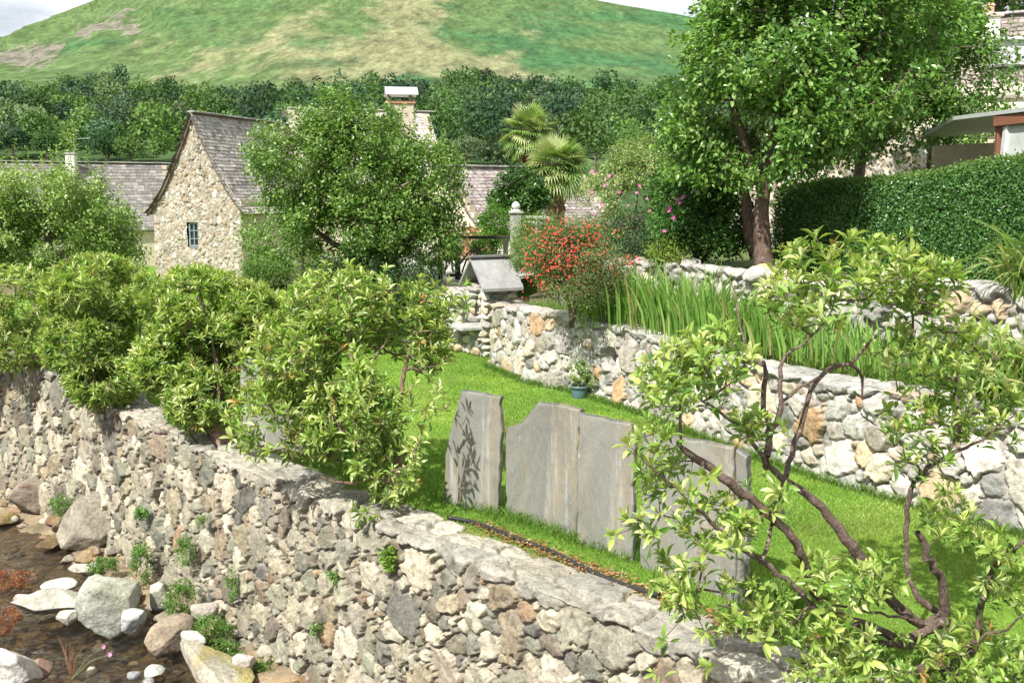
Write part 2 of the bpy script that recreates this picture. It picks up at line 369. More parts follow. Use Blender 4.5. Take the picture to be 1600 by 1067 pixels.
def stones(U, S, sd_, at, rng, paln, gap=.010, depth=.05, prot=.035, round_=.25, mortar=(.42, .39, .34), warp=.02, seed=0, fine=.010, bev=.03, mlev=.0, tilt=.10):
    """height and colour over the flattened wall: irregular weighted cells, tilted facets, rough mortar"""
    n = len(sd_); x0 = sd_[:, 0]; y0 = sd_[:, 1]; r0 = sd_[:, 2]; asp = at[:, 0]; ang = at[:, 1]
    ca, sa = np.cos(ang), np.sin(ang); sq = np.sqrt(asp)
    base = rng.normal(size=n) * prot * .5 + (r0 > .1) * prot * .3
    t1 = rng.normal(size=(n, 2)) * tilt; t2 = rng.normal(size=(n, 2)) * tilt * 1.8; c2 = rng.uniform(.0, .5, n) * r0
    t3 = rng.normal(size=(n, 2)) * tilt * 2.7; c3 = rng.uniform(.25, .8, n) * r0
    pc = paln(rng, n); gt = rng.uniform(.4, 1.5, n)
    Uw = U + warp * fbm(U * 7, S * 7, None, seed + 5, 3); Sw = S + warp * fbm(U * 7 + 31, S * 7, None, seed + 6, 3)
    Uw = Uw + warp * .45 * fbm(U * 28, S * 28, None, seed + 8, 2); Sw = Sw + warp * .45 * fbm(U * 28 + 31, S * 28, None, seed + 9, 2)
    h = np.zeros(U.size); C = np.zeros((U.size, 3)); isst = np.zeros(U.size)
    tw = .35; ti = np.floor(U / tw).astype(int); order = np.argsort(ti, kind='stable'); tis = ti[order]
    bnd = np.searchsorted(tis, np.unique(tis)); bnd = np.r_[bnd, len(tis)]
    for b in range(len(bnd) - 1):
        idx = order[bnd[b]:bnd[b + 1]]; c = tis[bnd[b]] * tw
        cd = np.where((x0 > c - .42) & (x0 < c + tw + .42))[0]
        if len(cd) < 2: continue
        for q in range(0, len(idx), 20000):
            ii = idx[q:q + 20000]
            dx = Uw[ii][:, None] - x0[cd]; dy = Sw[ii][:, None] - y0[cd]
            a = (dx * ca[cd] + dy * sa[cd]) * sq[cd] / r0[cd]; bb = (-dx * sa[cd] + dy * ca[cd]) / sq[cd] / r0[cd]
            d = np.sqrt(a * a + bb * bb); k2 = np.argpartition(d, 1, 1)[:, :2]; dd = np.take_along_axis(d, k2, 1)
            sw = dd[:, 0] > dd[:, 1]; k1 = np.where(sw, k2[:, 1], k2[:, 0]); kk2 = np.where(sw, k2[:, 0], k2[:, 1]); d1 = dd.min(1); d2 = dd.max(1)
            g = cd[k1]; e = (d2 - d1) * (r0[g] + r0[cd[kk2]]) * .25
            e = np.where(d1 > 1.45, -.01, e)
            m = np.arange(len(ii)); ddx = dx[m, k1]; ddy = dy[m, k1]
            rise = sstep(gap * gt[g] * .6, gap * gt[g] + bev * (.35 + r0[g] * 4), e)
            pl = np.minimum(np.minimum(t1[g, 0] * ddx + t1[g, 1] * ddy, t2[g, 0] * ddx + t2[g, 1] * ddy + c2[g]), t3[g, 0] * ddx + t3[g, 1] * ddy + c3[g])
            pl = np.clip(pl, -.05, .05) + round_ * r0[g] * (1 - d1 ** 2) * .3
            rise = rise ** .7
            h[ii] = -depth * (1 - rise) + rise * (base[g] + pl); isst[ii] = sstep(.25, .6, rise)
            C[ii] = pc[g]
    f1 = fbm(U * 18, S * 18, None, seed + 1, 4); f2 = fbm(U * 55, S * 55, None, seed + 2, 3)
    h += isst * (f1 * fine + f2 * fine * .45)
    ml = -depth * .62 + .045 * fbm(U * 3, S * 3, None, seed + 3, 3) + .014 * fbm(U * 32, S * 32, None, seed + 4, 3) + mlev
    mo = ml > h; h = np.where(mo, ml, h)
    g_ = np.cos(C[:, 0] * 900) * .6; st = (1 + .42 * fbm((U + g_ * S) * 8, (S - g_ * U) * 30, None, seed + 7, 5, .6) + .25 * f2)[:, None]
    sp = sstep(.22, .42, fbm(U * 13, S * 13, None, seed + 11, 5, .65))[:, None]; st = st * (1 - .45 * sp)
    mc = np.array(mortar) * (1 + .25 * f1 + .15 * f2)[:, None]
    mm = np.where(mo, 1, 1 - isst)[:, None]
    return h, C * st * (1 - mm) + mc * mm
def pal_near(rng, n):
    return np.array([1.02, 1.0, .90]) * pal(rng, n, [(.33, .31, .26), (.26, .245, .205), (.41, .38, .315), (.29, .25, .19), (.20, .20, .175), (.13, .127, .118), (.30, .215, .15), (.46, .43, .36), (.225, .185, .145), (.25, .25, .21), (.175, .155, .13)], (7, 6, 6, 5, 2.4, 2, .6, 3.4, 1.8, 2, 3), .16)
def pal_garden(rng, n):
    return pal(rng, n, [(.46, .445, .40), (.36, .35, .32), (.54, .515, .45), (.29, .29, .27), (.50, .39, .25), (.46, .30, .18), (.36, .335, .28), (.22, .215, .20), (.54, .47, .36)], (7, 5, 5, 3, 2, .9, 3, 1.3, 3), .13)
def pal_barn(rng, n):
    return pal(rng, n, [(.45, .41, .345), (.36, .315, .25), (.54, .515, .455), (.32, .26, .19), (.26, .24, .215), (.40, .31, .215)], (5, 4, 5, 2, 2, 1.5), .14)
def rs_path(pts, du, smooth=8):
    pts = np.asarray(pts, float); d = np.r_[0, np.cumsum(np.linalg.norm(np.diff(pts[:, :2], axis=0), axis=1))]
    n = int(d[-1] / du) + 1; u = np.linspace(0, d[-1], n); Q = np.stack([np.interp(u, d, pts[:, k]) for k in range(pts.shape[1])], 1)
    k = max(1, int(.25 / du)); ker = np.hanning(2 * k + 3)[1:-1]; ker /= ker.sum()
    for c in range(2):
        a = np.r_[Q[0, c] + (Q[0, c] - Q[1:k + 1, c][::-1]) * 1.0, Q[:, c], Q[-1, c] + (Q[-1, c] - Q[-k - 1:-1, c][::-1])]
        Q[:, c] = np.convolve(a, ker, 'valid')
    T = nrm(np.gradient(Q[:, :2], axis=0)); Nn = np.stack([T[:, 1], -T[:, 0]], 1)
    return u, Q, Nn
def wall(name, pts, zb, zt, topw, du, ds, classes, palf, parent, mat, seed=1, gap=.010, batter=.08, back=.25, cop=(.16, .26), depth=.05, prot=.035, warp=.02, asp=(1, 2), vert=.6,
         topk=.35, mortar=(.42, .39, .34), hole=None, bev=.03, round_=.25, copn=1.0, mlev=0, fine=.01, copcol=None):
    """pts: plan polyline (far-left to near-right); the face looks to the side of (ty,-tx)"""
    rng = np.random.default_rng(seed); u, Q, Nn = rs_path([(p[0], p[1]) for p in pts], du)
    ztu = zt(u, Q) if callable(zt) else np.full(len(u), float(zt)); zbu = zb(u, Q) if callable(zb) else np.full(len(u), float(zb))
    Hf = float(np.mean(ztu - zbu)); c = .05; S_tot = Hf + c + topw + back
    s = np.r_[np.arange(0, Hf + c + topw, ds), np.linspace(Hf + c + topw, S_tot, 8)]
    L = u[-1]
    A, T = seeds(L, Hf - .09 * copn, classes, rng, asp, 0, vert)
    # coping slabs: one or two rows lying flat over the top edge
    ca = []; ct = []; x = 0.0
    while x < L:
        r = rng.uniform(*cop); x += r * .95
        ca.append((x, Hf + rng.uniform(-.02, .07) * copn, r * .85)); ct.append((rng.uniform(.42, .75), rng.normal() * .12)); x += r * .95
    x = .1
    while x < L and topw > .25:
        r = rng.uniform(cop[0] * .7, cop[1] * .9); x += r * .95
        ca.append((x, Hf + c + topw - r * .45, r * .8)); ct.append((rng.uniform(.5, 1.1), rng.normal() * .3)); x += r * .95
    n1 = len(A); A = np.concatenate([A, ca]); T = np.concatenate([T, ct])
    UU, SS = np.meshgrid(u, s, indexing='ij')
    def pf(rng, n):
        p = palf(rng, n); m = n - n1; p[n1:] = p[n1:] * .5 + np.array(copcol or (.34, .325, .29)) * .5
        return p
    h, C = stones(UU.ravel(), SS.ravel(), A, T, rng, pf, depth=depth, prot=prot, seed=seed, warp=warp, bev=bev, round_=round_, mortar=mortar, mlev=mlev, fine=fine, gap=gap)
    h = h.reshape(UU.shape); C = C.reshape(UU.shape + (3,))
    f = np.clip(SS / Hf, 0, 1); on_top = sstep(Hf - .01, Hf + c, SS); top = (SS > Hf + c); bk = SS > Hf + c + topw
    off = batter * (1 - f) + .03 * fbm(UU * .6, SS * .6, None, seed + 40, 2) * (1 - on_top)
    off = off - c * np.clip((SS - Hf) / c, 0, 1) ** 2 * .6 - np.clip(SS - Hf - c, 0, topw)
    z = zbu[:, None] + (ztu - zbu)[:, None] * f + 0.012 * fbm(UU * 1.6, SS * 2, None, seed + 41, 2) * on_top
    z = z + c * .25 * np.clip((SS - Hf) / c, 0, 1) - np.clip(SS - Hf - c - topw, 0, 9)
    nx = 1 - on_top; nz_ = on_top; hh = h * (1 - on_top * (1 - topk)); hh = np.where(bk, hh * .2 - .02, hh); nx = np.where(bk, -1, nx); nz_ = np.where(bk, .2, nz_)
    if hole is not None:
        for (hu, hs, a, b, dp) in hole:
            q = ((UU - hu) / a) ** 2 + ((SS - hs) / b) ** 2; hh = hh - dp * sstep(1.15, .8, q + .25 * fbm(UU * 9, SS * 9, None, 77, 2))
    o2 = off + nx * hh; z = z + nz_ * hh
    V = np.stack([Q[:, 0][:, None] + Nn[:, 0][:, None] * o2, Q[:, 1][:, None] + Nn[:, 1][:, None] * o2, z], -1)
    nu, ns = UU.shape; i = np.arange(nu - 1)[:, None] * ns; j = np.arange(ns - 1)[None]
    F = np.stack([i + j, i + ns + j, i + ns + j + 1, i + j + 1], -1).reshape(-1, 4)
    return M(name, V.reshape(-1, 3), F, mat, parent, C.reshape(-1, 3), True), (u, Q, Nn, Hf)

# ------------------------------------------------------------------ layout lines
NW = [(-12.5, 19.1), (-11.5, 18.2)] + [tuple(G(u, v, z)[:2]) for u, v, z in ((0, 576, .16), (160, 628, .10), (380, 734, 0), (660, 850, 0), (1000, 990, 0), (1240, 1078, 0))] + [(2.75, 4.15), (4.4, 2.6)]
GW = [tuple(G(u, v)[:2]) for u, v in ((768, 571), (830, 597), (900, 612), (1010, 646), (1200, 718), (1320, 757), (1430, 787), (1600, 834), (1800, 892))]
d_ = np.array(GW[-1]) - np.array(GW[-2]); GW.append(tuple(np.array(GW[-1]) + d_ * 3))
def off_path(P, k):
    P = np.array(P); t = nrm(np.gradient(P, axis=0)); return P + np.stack([t[:, 1], -t[:, 0]], 1) * k
def nw_zt(u, Q):
    px = 800 + Q[:, 0] / Q[:, 1] * FPX * .99
    z = .0 + .13 * sstep(215, 190, px) * sstep(100, 180, px) * 0
    return z + .20 * sstep(170, 155, px) + .07 * sstep(285, 272, px)

# ------------------------------------------------------------------ terrain: one sheet of valley and mountain, one near ground
def seg_top(u):   # skyline of the mountain
    return np.interp(u, [-1600, -700, 0, 130, 330, 560, 760, 900, 1075, 1400, 1800, 2600, 3200], [520, 290, 55, -4, -70, -86, -45, -3, 28, 70, 150, 330, 460]) if False else \
        np.interp(u, [-1600, -700, 0, 130, 330, 560, 760, 900, 1075, 1400, 1800, 2600, 3200], [120, 110, 55, -4, -70, -86, -45, -3, 28, 62, 95, 130, 140])
def build_mountain():
    us = np.r_[np.linspace(-1700, -120, 60), np.linspace(-110, 1720, 900), np.linspace(1730, 3300, 60)]; ss = np.r_[np.linspace(0, .33, 40), np.linspace(.335, 1, 330)]
    U, S = np.meshgrid(us, ss, indexing='ij'); top = seg_top(U)
    Yk = [60, 150, 280, 560, 1500, 1750]; sk = [0, .07, .16, .34, .94, 1.0]
    Y = np.interp(S, sk, Yk)
    v_f = 150 + 14 * np.sin(U / 260.) ; v = np.zeros_like(U)
    tl = [np.full_like(U, 396.), np.full_like(U, 290.), np.full_like(U, 238.), v_f, top, top + 14]
    for k in range(5):
        m = (S >= sk[k]) & (S <= sk[k + 1]); t = (S - sk[k]) / (sk[k + 1] - sk[k]); v = np.where(m, tl[k] + (tl[k + 1] - tl[k]) * t, v)
    a = (U - 800) / FPX; b = (533.5 - v) / FPX; dy = CP + b * SP; dz = -SP + b * CP; X = a * Y / dy; Z = EYE + dz * Y / dy
    up = sstep(.34, .5, S)
    gl = fbm(X / 130 + Z / 260, Z / 500., None, 11, 5); rid = 1 - np.abs(fbm(X / 90 + Z / 90, Z / 300, None, 12, 4)) * 2
    lf = sstep(500, 0, U)
    dY = up * sstep(1, .9, S) * (gl * 30 + rid * 34 * lf + fbm((X + Z * 1.2) / 22, Z / 30, None, 15, 5) * (3 + 11 * lf))
    Y2 = Y + dY * 1.5; X2 = a * Y / dy; Z2 = Z + (S < .3) * 0
    # colour: green bracken with dry tan grass patches, rock on the left shoulder
    n1 = fbm(X / 90 + Z / 150, Z / 38, None, 21, 7, .62); n2 = fbm(X / 18 + Z / 30, Z / 14, None, 22, 5, .65); n4 = fbm(X / 4.5, Z / 4.5, None, 23, 3, .7)
    g1 = np.array([.045, .115, .042]); g2 = np.array([.085, .135, .048]); tan = np.array([.215, .20, .11]); rock = np.array([.17, .15, .13])
    C = g1 + (g2 - g1) * sstep(-.3, .35, n1 + .35 * sstep(900, 300, U) * 1)[..., None]
    def spot(cu, cv, ru, rv, sl=0): return np.exp(-(((U - cu) / ru) ** 2 + ((v - cv - sl * (U - cu)) / rv) ** 2) ** 1.3)
    T = spot(560, 95, 230, 42, .02) + spot(640, 30, 80, 60) + spot(835, 45, 38, 22) + spot(800, 88, 55, 22, -.3) + spot(470, 40, 60, 22, -.4) * .7 + spot(300, 105, 110, 22, -.45) * .6 + spot(800, 122, 90, 10) + spot(970, 25, 30, 6, .2) * .8
    T += spot(720, 110, 120, 12) * .6 + spot(250, 40, 120, 50, -.5) * .4
    T -= spot(760, 45, 50, 35) * .9 + spot(930, 80, 110, 55) * .8
    C = C + (tan - C) * (sstep(.35, 1.05, T + .6 * n1 + .55 * n2) * .72)[..., None]
    Rk = spot(150, 35, 70, 16, -.35) + spot(60, 68, 90, 10, -.25) + spot(20, 90, 60, 10) + spot(200, 45, 30, 12)
    C = C + (rock - C) * (sstep(.55, .95, Rk * .8 + 1.1 * n2 + .5 * n1 + .5 * n4) * .85 * sstep(420, 250, U))[..., None]
    C = C * (1 + .22 * n2 + .5 * n4)[..., None]
    fl = sstep(.34, .30, S)[..., None]; C = C * (1 - fl) + np.array([.05, .09, .03]) * fl
    nu, ns = U.shape; i = np.arange(nu - 1)[:, None] * ns; j = np.arange(ns - 1)[None]
    F = np.stack([i + j, i + ns + j, i + ns + j + 1, i + j + 1], -1).reshape(-1, 4)
    o = M('mountain', np.stack([X2, Y2, Z2], -1).reshape(-1, 3), F, col_mat('hillside', s1=.06, s2=.35, lo=.6, hi=1.4, bump=.5, bdist=1.5, rough=1, spec=.1, stretch=(1, .2, 1)), None, C.reshape(-1, 3), True)
    tag(o, kind='structure'); return o
build_mountain()
MGROUND = col_mat('ground', s1=3, s2=30, lo=.7, hi=1.3, bump=.6, bdist=.02, rough=1, spec=.1)
def gwx(Y): P = np.array(GW)[::-1]; return np.interp(Y, P[:, 1], P[:, 0])
def nwx(Y): P = np.array(NW)[::-1]; return np.interp(Y, P[:, 1], P[:, 0])
def gz(x, y):
    """garden ground height: flat lawn rising gently beyond the shrine"""
    zr = np.interp(y, [0, 17, 24, 45, 70, 120], [0, 0, .35, .2, -.8, -1.0]); zl = np.interp(y, [0, 17, 24, 38, 70, 120], [0, 0, -.35, -1.35, -1.5, -1.5])
    k = sstep(-7, -3, x); z = zr * k + zl * (1 - k)
    return z 
def sheet(name, X, Y, Z, col, mat=MGROUND):
    nu, ns = X.shape; i = np.arange(nu - 1)[:, None] * ns; j = np.arange(ns - 1)[None]
    F = np.stack([i + j, i + ns + j, i + ns + j + 1, i + j + 1], -1).reshape(-1, 4)
    return M(name, np.stack([X, Y, Z], -1).reshape(-1, 3), F, mat, None, col.reshape(-1, 3), True)
# lawn and garden ground: from the back of the near wall across to under the terrace
Yg = np.concatenate([np.linspace(1.5, 20, 150), np.linspace(20.4, 130, 90)]); tg_ = np.linspace(0, 1, 90)
YY, TT = np.meshgrid(Yg, tg_, indexing='ij')
XL = np.where(YY < 23, nwx(YY) + .34, nwx(23.) + .34 - (YY - 23) * 1.2); XR = np.where(YY < 60, 16 + YY * .3, 34 + YY * .5)
XX = XL + (XR - XL) * TT
ZZ = gz(XX, YY) + .015 * fbm(XX * .8, YY * .8, None, 3, 3) - .03 * sstep(.12, 0, XX - XL)
lg = fbm(XX * 1.2, YY * 1.2, None, 9, 4)[..., None]
Cg = np.array([.12, .22, .03]) * (1 + .3 * lg) + np.array([.03, .02, 0]) * sstep(0, .4, lg)
earth = sstep(.42, .1, XX - XL + .08 * fbm(XX * 5, YY * 5, None, 4, 3))[..., None]; Cg = Cg * (1 - earth) + np.array([.20, .13, .075]) * earth
lawn = sheet('lawn', XX, YY, ZZ, Cg); tag(lawn, kind='structure')
# ------------------------------------------------------------------ stream
ZW = -1.68
xs = np.linspace(-40, 6, 230); ys = np.linspace(-4, 40, 220); XX, YY = np.meshgrid(xs, ys, indexing='ij')
dn = XX - nwx(YY)    # distance from the wall line (negative = stream side)
bank = sstep(-5.2, -7.0, dn + .4 * fbm(XX * .7, YY * .7, None, 5, 3)) * 1.2 + sstep(-1.5, -.4, dn) * .30
ZZ = ZW - .28 + bank + .10 * fbm(XX * 1.4, YY * 1.4, None, 31, 4) + .05 * np.abs(fbm(XX * 5, YY * 5, None, 32, 3)) - sstep(.1, .6, dn) * 0.3
n1 = fbm(XX * 2.2, YY * 2.2, None, 33, 4)[..., None]; n2 = fbm(XX * 9, YY * 9, None, 34, 3)[..., None]
Cb = np.array([.27, .215, .14]) * (1 + .5 * n2) + np.array([.12, .06, .01]) * sstep(.2, .6, n1) ; Cb = np.where(n1 < -.2, Cb * .6, Cb)
bed = sheet('stream_bed', XX, YY, ZZ, Cb, MSOIL); tag(bed, kind='structure')
def water_mat():
    m, t, p, out = mat_new('stream_water'); L = t.links.new; t.nodes.remove(p)
    tcn = t.nodes.new('ShaderNodeTexCoord'); mpn = t.nodes.new('ShaderNodeMapping'); mpn.inputs[2].default_value = (0, 0, R(-38)); mpn.inputs[3].default_value = (1.0, 2.3, 1)
    n1 = nn(t, 'ShaderNodeTexNoise', Scale=4.5, Detail=6, Roughness=.62, Distortion=1.3); L(tcn.outputs['Object'], mpn.inputs[0]); L(mpn.outputs[0], n1.inputs['Vector'])
    b = t.nodes.new('ShaderNodeBump'); b.inputs['Strength'].default_value = 1.0; b.inputs['Distance'].default_value = .22; L(n1.outputs[0], b.inputs['Height'])
    fr = t.nodes.new('ShaderNodeFresnel'); fr.inputs[0].default_value = 1.33; L(b.outputs[0], fr.inputs[1])
    gl = t.nodes.new('ShaderNodeBsdfGlossy'); gl.inputs['Roughness'].default_value = .06; L(b.outputs[0], gl.inputs['Normal'])
    tr = t.nodes.new('ShaderNodeBsdfTransparent'); tr.inputs[0].default_value = (.88, .80, .64, 1)
    mi = t.nodes.new('ShaderNodeMixShader'); bo = t.nodes.new('ShaderNodeMath'); bo.operation = 'MULTIPLY'; bo.inputs[1].default_value = 3.0; bo.use_clamp = True; L(fr.outputs[0], bo.inputs[0]); L(bo.outputs[0], mi.inputs[0]); L(tr.outputs[0], mi.inputs[1]); L(gl.outputs[0], mi.inputs[2]); L(mi.outputs[0], out.inputs[0])
    return m
xw = np.r_[np.linspace(-30, -11.2, 20), np.linspace(-11, 1, 420)]; yw = np.r_[np.linspace(-2, 6, 10), np.linspace(6.1, 19, 420), np.linspace(19.5, 32, 10)]; XX, YY = np.meshgrid(xw, yw, indexing='ij')
ZZ = ZW + .02 * fbm(XX * 1.5, YY * 1.5, None, 40, 2) + .040 * fbm(XX * 4 + YY * 3, (YY - XX) * 2.2, None, 41, 5, .62)
wtr = sheet('stream_water', XX, YY, ZZ, np.ones(XX.shape + (3,)) * .5, water_mat()); tag(wtr, kind='structure')

# ------------------------------------------------------------------ near retaining wall
o_nw = thing('retaining_wall', 'long grey rubble stone wall with flat coping slabs rising from the stream', 'stone wall', (G(660, 850)[0], G(660, 850)[1], -1.7))
NWCL = [(.17, .25, 420, .74), (.115, .16, 1500, .64), (.07, .10, 6000, .66), (.035, .055, 16000, .68)]
wall('stonework', NW, -1.95, nw_zt, .42, .0095, .0095, NWCL, pal_near, o_nw, MS, seed=4, batter=.16, prot=.020, depth=.065, warp=.036, cop=(.18, .32), asp=(1, 2.3), vert=.8, topk=.6, mortar=(.27, .245, .20), bev=.006, round_=.05, mlev=-.014, fine=.007, gap=.014)
# ------------------------------------------------------------------ garden wall with a niche hole
o_gw = thing('garden_wall', 'pale mortared rubble wall of large white and ochre stones along the lawn', 'stone wall', (GW[2][0], GW[2][1], 0))
GWCL = [(.20, .28, 160, .80), (.12, .17, 3000, .64), (.07, .10, 6000, .66), (.04, .055, 7000, .70)]
def gw_zt(u, Q): return np.full(len(u), .92) + .05 * np.sin(u * .8)
hp = G(945, 628); d = np.array(GW); 
du_ = np.r_[0, np.cumsum(np.linalg.norm(np.diff(d, axis=0), axis=1))]; hu = np.interp(-hp[1], -d[:, 1], du_)
_, (gu, gQ, gN, gH) = wall('stonework', GW, -.08, gw_zt, .38, .013, .013, GWCL, pal_garden, o_gw, MSG, seed=9, batter=.05, prot=.028, depth=.065, warp=.036, cop=(.18, .32), asp=(1, 2.0), vert=1.0, mlev=.006,
     hole=[(hu, .62, .13, .14, .30)], mortar=(.33, .315, .285), bev=.008, fine=.009, gap=.013, copcol=(.38, .37, .345))
# ------------------------------------------------------------------ upper terrace (bed of irises), rock wall, hedge ground
GWo = off_path(GW, -.40)
RW = [tuple(W(u, 400, Y)[:2]) for u, Y in ((870, 15.6), (960, 14.2), (1100, 12.4), (1350, 10.6), (1560, 9.4), (1800, 8.2), (2100, 6.9))]
rr = np.array(RW)
def strip(name, A, B, n, m, zf, cf, mat=MGROUND, sag=None):
    def rs(P, n):
        P = np.array(P, float); d = np.r_[0, np.cumsum(np.linalg.norm(np.diff(P, axis=0), axis=1))]; t = np.linspace(0, d[-1], n); return np.stack([np.interp(t, d, P[:, 0]), np.interp(t, d, P[:, 1])], 1)
    a = rs(A, n); b = rs(B, n); t = np.linspace(0, 1, m)[None, :, None]; P = a[:, None] * (1 - t) + b[:, None] * t; X, Y = P[..., 0], P[..., 1]
    Z = zf(X, Y, np.broadcast_to(t[..., 0], X.shape)); return sheet(name, X, Y, Z, cf(X, Y), mat)
gA = [tuple(W(700, 400, 21)[:2])] + [tuple(GWo[0] + np.array([-.1, 1.2]))] + [tuple(p) for p in GWo]
gB = [tuple(W(800, 400, 24)[:2])] + [tuple(W(900, 400, 19)[:2])] + RW
earthc = lambda X, Y: np.array([.13, .10, .06]) * (1 + .5 * fbm(X * 3, Y * 3, None, 6, 4)[..., None]) + np.array([0, .04, 0]) * sstep(-.1, .3, fbm(X, Y, None, 7, 3))[..., None]
terr = strip('terrace_ground', gA[1:], gB[1:], 120, 40, lambda X, Y, t: .84 + .10 * t + .03 * fbm(X * 2, Y * 2, None, 8, 3), earthc); tag(terr, kind='structure')
RB = off_path(RW, -.3)
up_ = strip('upper_ground', [tuple(p) for p in RB], [tuple(p + np.array([9, 14])) for p in RB], 100, 60, lambda X, Y, t: 1.60 + .5 * t * 0 + .04 * fbm(X * 1.5, Y * 1.5, None, 18, 3), lambda X, Y: earthc(X, Y) * .8 + np.array([.0, .05, 0])); tag(up_, kind='structure')
o_rw = thing('rockery_wall', 'low wall of rough pale boulders behind the iris bed, below the clipped hedge', 'stone wall', (rr[2][0], rr[2][1], .85))
def rw_zt(u, Q): return 1.60 + .10 * fbm(u * .9, u * 0, None, 61, 2) + .05
wall('stonework', RW, .75, rw_zt, .34, .016, .016, [(.18, .26, 150, .85), (.10, .16, 900, .74), (.05, .08, 5000, .7)], pal_garden, o_rw, MSG, seed=14, batter=.12, prot=.07, depth=.09, warp=.035, cop=(.16, .30), asp=(1, 1.7), vert=.8,
     mortar=(.30, .28, .24), bev=.035, round_=.4, copcol=(.42, .40, .37), topk=.6)
# back wall of the terrace end beside the shrine
GE = [tuple(G(560, 512)[:2]), tuple(G(640, 526)[:2]), tuple(G(700, 541)[:2])]
# ------------------------------------------------------------------ boulders
def ico(sub):
    import bmesh
    b = bmesh.new(); bmesh.ops.create_icosphere(b, subdivisions=sub, radius=1); V = np.array([v.co for v in b.verts]); F = np.array([[v.index for v in f.verts] for f in b.faces]); b.free(); return V, F
ICO = {k: ico(k) for k in (1, 2, 3, 4, 5)}
def rock_mesh(rng, size, rot=0, tilt=0, col=(.4, .39, .35), sub=4, fac=.6, c=(0, 0, 0), stain=None):
    V, F = ICO[sub]; V = V.copy(); nrmv = rdir(rng, 20); cut = rng.uniform(.5, .82, 20)
    for n, c0 in zip(nrmv, cut):
        d = V @ n; V -= np.where(d > c0, (d - c0) * (fac + .35), 0)[:, None] * n
    s = rng.random() * 50; V *= 1.1; V *= (1 + .05 * fbm(V[:, 0] * 1.6 + s, V[:, 1] * 1.6, V[:, 2] * 1.6, 5, 3) + .055 * fbm(V[:, 0] * 6 + s, V[:, 1] * 6, V[:, 2] * 6, 6, 4))[:, None]
    V = V * np.array(size) / 2; ct, st = math.cos(tilt), math.sin(tilt); V = V @ np.array([[ct, 0, -st], [0, 1, 0], [st, 0, ct]])
    cr_, sr = math.cos(rot), math.sin(rot); V = V @ np.array([[cr_, sr, 0], [-sr, cr_, 0], [0, 0, 1]])
    k = fbm(V[:, 0] * 3 + s, V[:, 1] * 3, V[:, 2] * 7, 8, 4)[:, None]
    C = np.array(col) * (1 + .35 * k)
    if stain is not None: C = C + (np.array(stain) - C) * sstep(.05, .35, fbm(V[:, 0] * 2.4 + s, V[:, 1] * 2.4, V[:, 2] * 2.4, 9, 3))[:, None] * .8
    return V + np.array(c), F, C
def boulder(name, label, u, v, z, wpx, size, rot, col, seed, tilt=0, stain=None, sub=5):
    p = G(u, v, z); k = wpx / FPX * p[1]; rng = np.random.default_rng(seed); sz = np.array(size) * k
    V, F, C = rock_mesh(rng, sz, rot, tilt, col, sub, c=(p[0], p[1], p[2] + 0), stain=stain)
    C = C * (1 - .55 * sstep(ZW + .07, ZW + .02, V[:, 2] + .02 * fbm(V[:, 0] * 8, V[:, 1] * 8, None, 3, 2)))[:, None]
    o = M(name, V, F, MBOUL, None, C, True, origin=(p[0], p[1], p[2] - sz[2] / 2)); return tag(o, label, 'boulder' if wpx > 60 else 'rock', 'rocks in and beside the stream')
g1_, g2_, g3_, g4_ = (.34, .345, .27), (.27, .22, .16), (.43, .415, .345), (.24, .20, .15)
